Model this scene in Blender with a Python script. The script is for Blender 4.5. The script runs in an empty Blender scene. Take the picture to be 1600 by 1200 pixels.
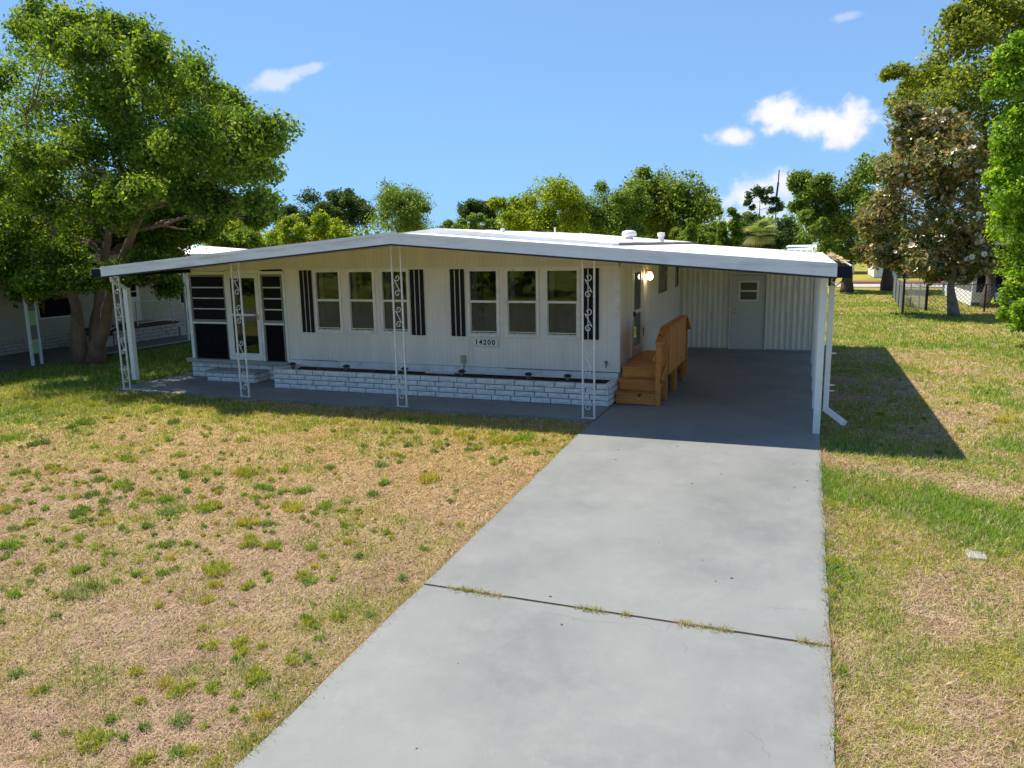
import bpy, math, random
import numpy as np
from mathutils import Matrix, Vector

# ------------------------------------------------------------------ camera, sky, sun, exposure
scene = bpy.context.scene
COL = scene.collection
CAM = np.array([-0.28805, -13.12612, 3.0779])
YAW, PITCH, ROLL, FPX = 0.364632, 0.176699, -0.018317, 1201.955

def cam_axes():
    cy, sy = math.cos(YAW), math.sin(YAW)
    f0 = np.array([-sy, cy, 0.]); r0 = np.array([cy, sy, 0.]); u0 = np.array([0, 0, 1.])
    f = f0*math.cos(PITCH) - u0*math.sin(PITCH)
    u = u0*math.cos(PITCH) + f0*math.sin(PITCH)
    return r0*math.cos(ROLL) + u*math.sin(ROLL), u*math.cos(ROLL) - r0*math.sin(ROLL), f
CR, CU, CF = cam_axes()
cam_data = bpy.data.cameras.new('camera'); cam = bpy.data.objects.new('camera', cam_data)
COL.objects.link(cam); scene.camera = cam
cam_data.sensor_width = 36.0; cam_data.lens = FPX/1600*36.0
cam_data.clip_start = 0.1; cam_data.clip_end = 3000
cam.matrix_world = Matrix(((CR[0], CU[0], -CF[0], CAM[0]), (CR[1], CU[1], -CF[1], CAM[1]),
                           (CR[2], CU[2], -CF[2], CAM[2]), (0, 0, 0, 1)))

def view_dir(px, py):
    return CF + (px-800)/FPX*CR - (py-600)/FPX*CU

def at(px, py, Y):
    d = view_dir(px, py); return CAM + d*((Y-CAM[1])/d[1])

SUN_TO = Vector((-0.60, 0.13, 1.0)).normalized()
sun_el = math.asin(SUN_TO.z); sun_rot = math.atan2(SUN_TO.x, SUN_TO.y)

world = bpy.data.worlds.new('World'); scene.world = world; world.use_nodes = True
wn, wl = world.node_tree.nodes, world.node_tree.links
wn.clear()
w_out = wn.new('ShaderNodeOutputWorld'); w_bg = wn.new('ShaderNodeBackground')
sky = wn.new('ShaderNodeTexSky'); sky.sky_type = 'NISHITA'; sky.sun_disc = False
sky.sun_elevation = sun_el; sky.sun_rotation = sun_rot
sky.altitude = 0; sky.air_density = 0.85; sky.dust_density = 0.0; sky.ozone_density = 3.0
SKY_STRENGTH = 0.15
w_bg.inputs['Strength'].default_value = SKY_STRENGTH
wl.new(w_bg.outputs[0], w_out.inputs[0])

def wmath(op, a, b=None, c=None):
    n = wn.new('ShaderNodeMath'); n.operation = op
    for i, v in enumerate((a, b, c)):
        if v is None: continue
        if isinstance(v, (int, float)): n.inputs[i].default_value = v
        else: wl.new(v, n.inputs[i])
    return n.outputs[0]
tc = wn.new('ShaderNodeTexCoord')
def wdot(vec):
    n = wn.new('ShaderNodeVectorMath'); n.operation = 'DOT_PRODUCT'
    wl.new(tc.outputs['Generated'], n.inputs[0]); n.inputs[1].default_value = tuple(vec)
    return n.outputs['Value']
nz = wn.new('ShaderNodeTexNoise'); nz.inputs['Scale'].default_value = 16; nz.inputs['Detail'].default_value = 5
nz.inputs['Roughness'].default_value = 0.58
wl.new(tc.outputs['Generated'], nz.inputs['Vector'])
noise_off = wmath('MULTIPLY', wmath('SUBTRACT', nz.outputs['Fac'], 0.5), 3.4)
nz2 = wn.new('ShaderNodeTexNoise'); nz2.inputs['Scale'].default_value = 60; nz2.inputs['Detail'].default_value = 4
wl.new(tc.outputs['Generated'], nz2.inputs['Vector'])
noise_fine = wmath('MULTIPLY', wmath('SUBTRACT', nz2.outputs['Fac'], 0.5), 1.2)
noise_sum = wmath('ADD', noise_off, noise_fine)
# clouds: direction (azimuth/elevation seen from the plot), half-width, half-height, tilt, opacity
def az_el(px, py):
    d = view_dir(px, py); d = d/np.linalg.norm(d)
    return math.atan2(d[0], d[1]), math.asin(d[2])
CLOUDS = []
for px, py, hw, hh, tilt, op in ((432, 126, 34, 11, 17, 0.5), (478, 108, 44, 8, 17, 0.4), (1275, 190, 84, 24, -3, 0.95), (1215, 178, 34, 20, 4, 0.9),
                                 (1325, 192, 34, 30, 0, 0.9), (1147, 216, 33, 16, 0, 0.85), (1168, 303, 62, 30, 0, 0.8),
                                 (1180, 340, 80, 26, 0, 0.5), (1322, 26, 20, 6, 5, 0.3)):
    CLOUDS.append(az_el(px, py) + (hw/FPX, hh/FPX, tilt, op))
rr = random.Random(4)
for k in range(22):                                  # the same fair-weather clouds all round the sky
    a = math.radians(35 + k*11.0 + rr.uniform(-5, 5))
    CLOUDS.append((a, rr.uniform(.05, .5), rr.uniform(.03, .09), rr.uniform(.012, .03), rr.uniform(-8, 8), rr.uniform(.5, .9)))
mask = None
for az, el, hw, hh, tilt, op in CLOUDS:
    d0 = np.array([math.sin(az)*math.cos(el), math.cos(az)*math.cos(el), math.sin(el)])
    t1 = np.array([math.cos(az), -math.sin(az), 0.]); t2 = np.cross(t1, d0)
    ct, st = math.cos(math.radians(tilt)), math.sin(math.radians(tilt))
    e1, e2 = t1*ct + t2*st, t2*ct - t1*st
    a = wmath('DIVIDE', wdot(e1), hw); b = wmath('DIVIDE', wdot(e2), hh)
    # e1, e2 are orthogonal to d0, so the dot products vanish at the cloud's centre
    rad = wmath('SQRT', wmath('ADD', wmath('MULTIPLY', a, a), wmath('MULTIPLY', b, b)))
    rad = wmath('ADD', rad, noise_sum)
    mr = wn.new('ShaderNodeMapRange'); mr.interpolation_type = 'SMOOTHERSTEP'
    wl.new(rad, mr.inputs['Value'])
    mr.inputs['From Min'].default_value = 1.35; mr.inputs['From Max'].default_value = 0.15
    mr.inputs['To Min'].default_value = 0; mr.inputs['To Max'].default_value = op
    front = wmath('GREATER_THAN', wdot(d0), 0.5)
    m = wmath('MULTIPLY', mr.outputs[0], front)
    mask = m if mask is None else wmath('MAXIMUM', mask, m)
mix = wn.new('ShaderNodeMix'); mix.data_type = 'RGBA'
wl.new(mask, mix.inputs['Factor'])
def wvec(op, a, b):
    n = wn.new('ShaderNodeVectorMath'); n.operation = op
    for i, v in enumerate((a, b)):
        if isinstance(v, tuple): n.inputs[i].default_value = v
        else: wl.new(v, n.inputs[i])
    return n.outputs[0]
soft = wvec('DIVIDE', sky.outputs[0], wvec('ADD', wvec('MULTIPLY', sky.outputs[0], (1.0, .475, .245)), (1, 1, 1)))   # film-like shoulder on the bright horizon
wl.new(soft, mix.inputs['A']); mix.inputs['B'].default_value = (2.65, 2.55, 2.65, 1)
wl.new(mix.outputs['Result'], w_bg.inputs['Color'])

sun_data = bpy.data.lights.new('sun', 'SUN'); sun_data.energy = 2.95; sun_data.angle = math.radians(0.55)
sun_data.color = (1.0, 0.93, 0.81)
sun = bpy.data.objects.new('sun', sun_data); COL.objects.link(sun)
sun.rotation_euler = (-SUN_TO).to_track_quat('-Z', 'Y').to_euler(); sun.location = (-12, 4, 25)

vs = scene.view_settings
vs.view_transform = 'Standard'; vs.look = 'None'; vs.gamma = 1.0; vs.use_curve_mapping = False
vs.exposure = 1.44
scene.cycles.max_bounces = 8; scene.cycles.diffuse_bounces = 4; scene.cycles.transparent_max_bounces = 12
scene.cycles.use_denoising = True

# ------------------------------------------------------------------ noise and mesh helpers
def hash2(ix, iy, seed):
    h = (ix.astype(np.int64)*374761393 + iy.astype(np.int64)*668265263 + seed*974711) & 0xffffffff
    h = ((h ^ (h >> 13))*1274126177) & 0xffffffff
    return ((h ^ (h >> 16)) & 0xffff)/65535.0

def vnoise(x, y, seed=0):
    ix, iy = np.floor(x), np.floor(y); fx, fy = x-ix, y-iy
    fx = fx*fx*(3-2*fx); fy = fy*fy*(3-2*fy)
    a, b = hash2(ix, iy, seed), hash2(ix+1, iy, seed)
    c, d = hash2(ix, iy+1, seed), hash2(ix+1, iy+1, seed)
    return (a*(1-fx)+b*fx)*(1-fy) + (c*(1-fx)+d*fx)*fy

def fbm(x, y, seed=0, o=3):
    s, amp, t = 0, 1, 0
    for k in range(o):
        s = s + amp*vnoise(x*2**k, y*2**k, seed+k*7); t += amp; amp *= .5
    return s/t

def ground_z(y):
    return -0.036*np.clip(-0.9-np.asarray(y, float), 0, 16.4)

WORLD_LOC = {}
def link(o, parent=None, loc=(0, 0, 0)):
    """loc is where the object's origin stands in the world"""
    COL.objects.link(o)
    WORLD_LOC[o.name] = Vector(loc)
    if parent is not None:
        o.parent = parent; o.location = Vector(loc) - WORLD_LOC[parent.name]
    else:
        o.location = loc
    return o

def empty(name, loc=(0, 0, 0)):
    o = bpy.data.objects.new(name, None); o.empty_display_size = .3
    return link(o, None, loc)

def tag(o, label=None, cat=None, group=None, kind=None):
    if label: o['label'] = label
    if cat: o['category'] = cat
    if group: o['group'] = group
    if kind: o['kind'] = kind
    return o

class MB:
    def __init__(s): s.v = []; s.f = []
    def add(s, vs_, fs_):
        n = len(s.v); s.v += [tuple(map(float, p)) for p in vs_]; s.f += [tuple(i+n for i in f) for f in fs_]; return s
    def box(s, x0, x1, y0, y1, z0, z1):
        return s.add([(x0, y0, z0), (x1, y0, z0), (x1, y1, z0), (x0, y1, z0), (x0, y0, z1), (x1, y0, z1), (x1, y1, z1), (x0, y1, z1)],
                     [(0, 3, 2, 1), (4, 5, 6, 7), (0, 1, 5, 4), (1, 2, 6, 5), (2, 3, 7, 6), (3, 0, 4, 7)])
    def prism(s, pts, axis, a, b):
        """polygon pts extruded along an axis from a to b; pts are (u, w): axis y -> (x, z), x -> (y, z), z -> (x, y)"""
        n = len(pts)
        def P(p, t): return {'y': (p[0], t, p[1]), 'x': (t, p[0], p[1]), 'z': (p[0], p[1], t)}[axis]
        return s.add([P(p, a) for p in pts]+[P(p, b) for p in pts],
                     [tuple(range(n))[::-1], tuple(range(n, 2*n))]+[(i, (i+1) % n, (i+1) % n+n, i+n) for i in range(n)])
    def bar(s, p0, p1, w, d):
        """rectangular bar between two points"""
        p0, p1 = Vector(p0), Vector(p1); t = (p1-p0).normalized()
        a = t.cross(Vector((0, 1, 0)));
        if a.length < .1: a = t.cross(Vector((1, 0, 0)))
        a.normalize(); b = t.cross(a).normalized()
        q = [(-1, -1), (1, -1), (1, 1), (-1, 1)]
        vs_ = [p0+a*i*w/2+b*j*d/2 for i, j in q]+[p1+a*i*w/2+b*j*d/2 for i, j in q]
        return s.add(vs_, [(3, 2, 1, 0), (4, 5, 6, 7), (0, 1, 5, 4), (1, 2, 6, 5), (2, 3, 7, 6), (3, 0, 4, 7)])
    def tube(s, pts, radii, n=6):
        pts = [Vector(p) for p in pts]
        if isinstance(radii, (int, float)): radii = [radii]*len(pts)
        base = len(s.v); ref = Vector((.31, .87, .38)).normalized()
        for i, p in enumerate(pts):
            t = (pts[min(i+1, len(pts)-1)]-pts[max(i-1, 0)]).normalized()
            a = t.cross(ref)
            if a.length < .05: a = t.cross(Vector((1, 0, 0)))
            a.normalize(); b = t.cross(a)
            for k in range(n):
                an = 2*math.pi*k/n
                s.v.append(tuple(p+(a*math.cos(an)+b*math.sin(an))*radii[i]))
        for i in range(len(pts)-1):
            for k in range(n):
                q = base+i*n; s.f.append((q+k, q+(k+1) % n, q+n+(k+1) % n, q+n+k))
        s.f.append(tuple(range(base, base+n))[::-1]); s.f.append(tuple(range(base+(len(pts)-1)*n, base+len(pts)*n)))
        return s
    def lathe(s, c, prof, n=14):
        """profile of (radius, z) about a vertical axis through c"""
        base = len(s.v)
        for r, z in prof:
            for k in range(n):
                an = 2*math.pi*k/n; s.v.append((c[0]+r*math.cos(an), c[1]+r*math.sin(an), c[2]+z))
        for i in range(len(prof)-1):
            for k in range(n):
                q = base+i*n; s.f.append((q+k, q+(k+1) % n, q+n+(k+1) % n, q+n+k))
        s.f.append(tuple(range(base, base+n))[::-1]); s.f.append(tuple(range(base+(len(prof)-1)*n, base+len(prof)*n)))
        return s
    def mesh(s, name, mat, smooth=False):
        me = bpy.data.meshes.new(name); me.from_pydata(s.v, [], s.f); me.materials.append(mat)
        if smooth: me.polygons.foreach_set('use_smooth', [True]*len(me.polygons))
        me.update(); return me
    def build(s, name, mat, parent=None, smooth=False, bevel=0, loc=None):
        me = s.mesh(name, mat, smooth)
        if loc is not None: me.transform(Matrix.Translation(-Vector(loc)))
        o = bpy.data.objects.new(name, me); link(o, parent, loc or (0, 0, 0))
        if bevel:
            m = o.modifiers.new('bevel', 'BEVEL'); m.width = bevel; m.segments = 2; m.limit_method = 'ANGLE'
        return o

def np_mesh(name, verts, faces_n, nper, mat, cols=None, parent=None, loc=None):
    """verts (N,3); faces are consecutive runs of nper vertices"""
    me = bpy.data.meshes.new(name); N = len(verts); F = faces_n
    me.vertices.add(N); me.vertices.foreach_set('co', np.asarray(verts, np.float32).ravel())
    me.loops.add(N); me.loops.foreach_set('vertex_index', np.arange(N, dtype=np.int32))
    me.polygons.add(F); me.polygons.foreach_set('loop_start', np.arange(0, N, nper, dtype=np.int32))
    me.polygons.foreach_set('loop_total', np.full(F, nper, np.int32))
    if cols is not None:
        a = me.attributes.new('tint', 'FLOAT_COLOR', 'POINT')
        c4 = np.ones((N, 4), np.float32); c4[:, :3] = cols; a.data.foreach_set('color', c4.ravel())
    me.materials.append(mat); me.update(calc_edges=True)
    if loc is not None: me.transform(Matrix.Translation(-Vector(loc)))
    o = bpy.data.objects.new(name, me); link(o, parent, loc if loc is not None else (0, 0, 0))
    return o

# ------------------------------------------------------------------ materials
def new_mat(name):
    m = bpy.data.materials.new(name); m.use_nodes = True
    nt = m.node_tree; b = nt.nodes['Principled BSDF']
    return m, nt, b

def nmath(nt, op, a, b=None):
    n = nt.nodes.new('ShaderNodeMath'); n.operation = op
    for i, v in enumerate((a, b)):
        if v is None: continue
        if isinstance(v, (int, float)): n.inputs[i].default_value = v
        else: nt.links.new(v, n.inputs[i])
    return n.outputs[0]

def nnoise(nt, scale, detail=4, rough=.55, stretch=None):
    g = nt.nodes.new('ShaderNodeNewGeometry'); src = g.outputs['Position']
    if stretch:
        v = nt.nodes.new('ShaderNodeVectorMath'); v.operation = 'MULTIPLY'; nt.links.new(src, v.inputs[0])
        v.inputs[1].default_value = stretch; src = v.outputs[0]
    n = nt.nodes.new('ShaderNodeTexNoise'); n.inputs['Scale'].default_value = scale
    n.inputs['Detail'].default_value = detail; n.inputs['Roughness'].default_value = rough
    nt.links.new(src, n.inputs['Vector']); return n.outputs['Fac']

def nramp(nt, fac, stops):
    r = nt.nodes.new('ShaderNodeValToRGB'); e = r.color_ramp.elements
    while len(e) < len(stops): e.new(.5)
    for el, (p, c) in zip(e, stops):
        el.position = p; el.color = (*c, 1) if len(c) == 3 else c
    nt.links.new(fac, r.inputs[0]); return r.outputs[0]

def nmix(nt, fac, a, b, mode='MIX'):
    n = nt.nodes.new('ShaderNodeMix'); n.data_type = 'RGBA'; n.blend_type = mode
    for sock, v in (('Factor', fac), ('A', a), ('B', b)):
        if isinstance(v, (int, float)): n.inputs[sock].default_value = v
        elif isinstance(v, tuple): n.inputs[sock].default_value = (*v, 1)
        else: nt.links.new(v, n.inputs[sock])
    return n.outputs['Result']

def nbump(nt, b, h, strength=.3, dist=.01):
    n = nt.nodes.new('ShaderNodeBump'); n.inputs['Strength'].default_value = strength; n.inputs['Distance'].default_value = dist
    nt.links.new(h, n.inputs['Height']); nt.links.new(n.outputs[0], b.inputs['Normal'])

def paint(name, col, rough=.55, var=.12, scale=2.5, bump=.15, bscale=90, metal=0, stretch=None, dirt=None, spec=.4):
    m, nt, b = new_mat(name)
    f = nnoise(nt, scale, 5, .6, stretch)
    lo = tuple(c*(1-var) for c in col); hi = tuple(min(1, c*(1+var*.6)) for c in col)
    c = nramp(nt, f, [(.3, lo), (.7, hi)])
    if dirt:
        d = nnoise(nt, dirt[1], 6, .65, dirt[2] if len(dirt) > 2 else None)
        c = nmix(nt, nmath(nt, 'MULTIPLY', nramp(nt, d, [(.5, (0, 0, 0)), (.78, (1, 1, 1))]), .7), c, dirt[0])
    nt.links.new(c, b.inputs['Base Color'])
    b.inputs['Roughness'].default_value = rough; b.inputs['Metallic'].default_value = metal
    b.inputs['Specular IOR Level'].default_value = spec
    if bump: nbump(nt, b, nnoise(nt, bscale, 3), bump, .004)
    return m

def siding(name, col, axis, pitch, groove=.1, depth=.5, dirt=(.55, .5, .42)):
    """painted board siding with narrow grooves every pitch metres along an axis"""
    m, nt, b = new_mat(name)
    g = nt.nodes.new('ShaderNodeNewGeometry'); sx = nt.nodes.new('ShaderNodeSeparateXYZ'); nt.links.new(g.outputs['Position'], sx.inputs[0])
    fr = nmath(nt, 'FRACT', nmath(nt, 'ADD', nmath(nt, 'DIVIDE', sx.outputs['XYZ'.index(axis)], pitch), 1000.0))
    line = nmath(nt, 'LESS_THAN', fr, groove)
    st = (1, 1, .12)
    f = nnoise(nt, 3.0, 5, .6, st)
    c = nramp(nt, f, [(.3, tuple(x*.88 for x in col)), (.7, tuple(min(1, x*1.03) for x in col))])
    d = nnoise(nt, 1.3, 6, .7, (1, 1, .4))
    c = nmix(nt, nmath(nt, 'MULTIPLY', nramp(nt, d, [(.52, (0, 0, 0)), (.8, (1, 1, 1))]), .4), c, dirt)
    c = nmix(nt, nmath(nt, 'MULTIPLY', line, .22), c, tuple(x*.55 for x in col))
    nt.links.new(c, b.inputs['Base Color']); b.inputs['Roughness'].default_value = .55
    b.inputs['Specular IOR Level'].default_value = .3
    h = nmath(nt, 'ADD', nmath(nt, 'MULTIPLY', line, -1.0), nmath(nt, 'MULTIPLY', nnoise(nt, 40, 3), .25))
    nbump(nt, b, h, depth, .006)
    return m

def tinted(name, translucent=.35, rough=.5, spec=.3, tgain=(1.5, 1.5, .7)):
    """leaf or blade: its own colour from the tint attribute, some light passing through"""
    m, nt, b = new_mat(name)
    a = nt.nodes.new('ShaderNodeAttribute'); a.attribute_name = 'tint'
    nt.links.new(a.outputs['Color'], b.inputs['Base Color'])
    b.inputs['Roughness'].default_value = rough; b.inputs['Specular IOR Level'].default_value = spec
    t = nt.nodes.new('ShaderNodeBsdfTranslucent')
    nt.links.new(nmix(nt, 1.0, a.outputs['Color'], tgain, 'MULTIPLY'), t.inputs['Color'])
    mx = nt.nodes.new('ShaderNodeMixShader'); mx.inputs[0].default_value = translucent
    nt.links.new(b.outputs[0], mx.inputs[1]); nt.links.new(t.outputs[0], mx.inputs[2])
    nt.links.new(mx.outputs[0], nt.nodes['Material Output'].inputs['Surface'])
    return m

def glass_mat(name, tint, rough=.02, veil=0.):
    """window pane: mirror-like at grazing angles, otherwise a tinted view inside"""
    m, nt, b = new_mat(name); nt.nodes.remove(b)
    tr = nt.nodes.new('ShaderNodeBsdfTransparent'); tr.inputs[0].default_value = (*tint, 1)
    gl = nt.nodes.new('ShaderNodeBsdfGlossy'); gl.inputs['Roughness'].default_value = rough
    nb = nt.nodes.new('ShaderNodeBump'); nb.inputs['Strength'].default_value = .06; nb.inputs['Distance'].default_value = .02
    nt.links.new(nnoise(nt, 2.2, 2), nb.inputs['Height']); nt.links.new(nb.outputs[0], gl.inputs['Normal'])
    fr = nt.nodes.new('ShaderNodeFresnel'); fr.inputs[0].default_value = 1.5
    fac = nmath(nt, 'ADD', nmath(nt, 'MULTIPLY', fr.outputs[0], 1.2), .03)
    mx = nt.nodes.new('ShaderNodeMixShader'); nt.links.new(fac, mx.inputs[0])
    nt.links.new(tr.outputs[0], mx.inputs[1]); nt.links.new(gl.outputs[0], mx.inputs[2])
    if veil:                                            # grey insect screen against the glass
        df = nt.nodes.new('ShaderNodeBsdfDiffuse')
        nt.links.new(nramp(nt, nnoise(nt, 5, 5, .7), [(.3, (.045, .048, .052)), (.7, (.15, .155, .16))]), df.inputs['Color'])
        m2 = nt.nodes.new('ShaderNodeMixShader'); m2.inputs[0].default_value = veil
        nt.links.new(mx.outputs[0], m2.inputs[1]); nt.links.new(df.outputs[0], m2.inputs[2]); mx = m2
    nt.links.new(mx.outputs[0], nt.nodes['Material Output'].inputs['Surface'])
    return m

M = {}
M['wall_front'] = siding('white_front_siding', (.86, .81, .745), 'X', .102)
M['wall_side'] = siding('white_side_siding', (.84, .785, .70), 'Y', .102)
M['gable'] = siding('bounce_tinted_gable_siding', (.77, .69, .575), 'X', .102, .12, .7)  # warm light bouncing up under the porch is painted in as cream
M['trim'] = paint('white_trim', (.82, .80, .765), .45, .08, 4, .1, dirt=((.5, .45, .38), 6))
M['cream_trim'] = paint('cream_trim', (.80, .74, .65), .5, .08, 4)
M['fascia'] = paint('white_fascia_metal', (.75, .76, .79), .4, .07, 3, .08, dirt=((.38, .36, .36), 2.2, (.5, 1, 5)))
M['roof'] = paint('white_roof_coating', (.80, .79, .77), .7, .07, .8, .3, 30, dirt=((.55, .5, .44), 1.1))
M['roof_edge'] = paint('brown_flashing', (.20, .16, .13), .6, .2, 6)
M['soffit'] = paint('bounce_tinted_soffit', (.76, .69, .58), .6, .06, 2)  # cream tone holds the same warm bounce light as the gable
M['near_black'] = paint('near_black_paint', (.025, .022, .022), .5, .2, 6)
M['gutter'] = paint('navy_black_gutter', (.010, .012, .018), .6, .2, 6, spec=.15)
M['white_metal'] = paint('white_painted_metal', (.78, .78, .77), .35, .06, 5, .08)
M['iron'] = paint('white_painted_iron', (.72, .71, .69), .45, .1, 9, .2, dirt=((.35, .25, .16), 22))
M['shutter'] = paint('black_shutter_paint', (.007, .008, .010), .55, .25, 8, .15, spec=.2)
M['screen'] = paint('dark_insect_screen', (.016, .016, .018), .85, .6, 25, .5, 240, spec=.12)
M['black_panel'] = paint('black_kick_panel', (.006, .0065, .009), .8, .5, 14, .3, spec=.1)
M['grey_frame'] = paint('grey_aluminium', (.22, .22, .23), .4, .1, 8, .1, metal=.5)
M['alu'] = paint('bare_aluminium', (.55, .55, .55), .35, .1, 8, .1, metal=.7)
M['glass'] = glass_mat('window_glass', (.50, .55, .60))
M['glass_low'] = glass_mat('screened_window_glass', (.30, .34, .39), rough=.10, veil=.40)
M['dark_glass'] = paint('dark_door_glass', (.016, .014, .012), .12, .5, 7, 0, spec=.5)
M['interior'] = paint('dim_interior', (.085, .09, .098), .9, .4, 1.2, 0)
M['curtain'] = paint('pale_curtain', (.55, .53, .50), .9, .25, 9, .3, 30, stretch=(1, 1, .1))
M['brick'] = paint('white_painted_brick', (.74, .72, .69), .75, .14, 7, .9, 55, dirt=((.36, .35, .34), 13))
M['mortar'] = paint('grey_mortar', (.17, .165, .16), .9, .2, 12, .5)
M['ledge'] = paint('bare_concrete_ledge', (.34, .33, .31), .85, .2, 8, .5)
M['soil'] = paint('planter_soil', (.055, .042, .032), .95, .5, 14, 1.0, 60)
M['wood'] = None
M['brass'] = paint('brass', (.55, .38, .14), .3, .1, 8, .05, metal=.9)
M['black_plastic'] = paint('black_plastic', (.02, .02, .02), .4, .2, 8, .1)
M['lamp_lens'] = paint('grey_lens', (.25, .25, .24), .2, .1, 8, 0)
M['door_paint'] = paint('pale_green_door', (.60, .60, .52), .5, .06, 3, .08)
M['corrugated'] = paint('lamp_tinted_corrugated_metal', (.80, .765, .63), .4, .08, 3, .1, stretch=(1, 1, .1), dirt=((.45, .43, .36), 5, (1, 1, .3)))  # yellowish base colour carries the wall lamp's glow
M['outlet'] = paint('tan_outlet_cover', (.40, .34, .26), .5, .1, 8)
M['sign'] = paint('white_sign_board', (.80, .80, .78), .5, .05, 6)
M['sign_text'] = paint('black_numerals', (.012, .012, .012), .5, .1, 8, 0)
M['bark'] = paint('brown_bark', (.25, .155, .10), .95, .35, 5, 1.0, 26, stretch=(1, 1, .35))
M['bark_dark'] = paint('dark_bark', (.09, .065, .05), .95, .35, 5, 1.0, 26, stretch=(1, 1, .35))
M['bark_pale'] = paint('mottled_pale_bark', (.20, .165, .13), .95, .45, 7, 1.0, 26)
M['leaf'] = tinted('oak_leaf', .50, .6, .15, tgain=(1.6, 1.45, .6))
M['leaf_gloss'] = tinted('glossy_leaf', .28, .30, .45, (1.3, 1.2, .6))
M['needle'] = tinted('pine_needle', .2, .6)
M['blade'] = tinted('grass_blade', .28, .65, .15, (1.2, 1.15, .7))
M['petal'] = paint('cream_petal', (.72, .64, .50), .6, .08, 20, 0)
M['nb_wall'] = siding('tan_lap_siding', (.50, .45, .36), 'Z', .2, .08, .6)
M['nb_white'] = siding('white_lap_siding', (.72, .72, .71), 'Z', .15, .1, .6)
M['nb_brick'] = paint('tan_white_brick', (.52, .46, .39), .8, .2, 9, .8, 55)
M['green_panel'] = paint('pale_green_panel', (.38, .58, .27), .5, .1, 5)
M['grey_panel'] = paint('grey_panel', (.20, .21, .18), .5, .1, 5)
M['black_metal'] = paint('black_fence_metal', (.012, .012, .012), .4, .2, 8)
M['wire'] = paint('galvanised_wire', (.22, .23, .23), .5, .2, 20, 0, metal=.4)
M['mulch'] = paint('red_mulch', (.22, .075, .05), .95, .4, 6, 1.0, 30)
M['sand_road'] = paint('pale_street', (.40, .37, .33), .9, .15, 2, .4)
M['asphalt'] = paint('street_asphalt', (.16, .155, .15), .9, .25, 6, .6, 60)
M['joint'] = paint('joint_dirt', (.16, .115, .075), .95, .6, 9, 1.0, 60)
M['patio'] = paint('old_concrete', (.17, .15, .125), .9, .3, 3, .5, 40)

def make_wood():
    m, nt, b = new_mat('orange_pine_boards')
    oi = nt.nodes.new('ShaderNodeObjectInfo')
    f = nnoise(nt, 5, 5, .65, (1, 5, 8))
    c = nramp(nt, f, [(.25, (.36, .115, .018)), (.5, (.55, .205, .034)), (.75, (.64, .29, .065))])
    k = nnoise(nt, 7, 1, .3)
    c = nmix(nt, nramp(nt, k, [(.71, (0, 0, 0)), (.76, (1, 1, 1))]), c, (.13, .045, .015))
    hsv = nt.nodes.new('ShaderNodeHueSaturation'); nt.links.new(c, hsv.inputs['Color'])
    nt.links.new(nmath(nt, 'ADD', nmath(nt, 'MULTIPLY', oi.outputs['Random'], .35), .82), hsv.inputs['Value'])
    nt.links.new(hsv.outputs[0], b.inputs['Base Color']); b.inputs['Roughness'].default_value = .55
    nbump(nt, b, f, .25, .004)
    return m
M['wood'] = make_wood()

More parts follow.
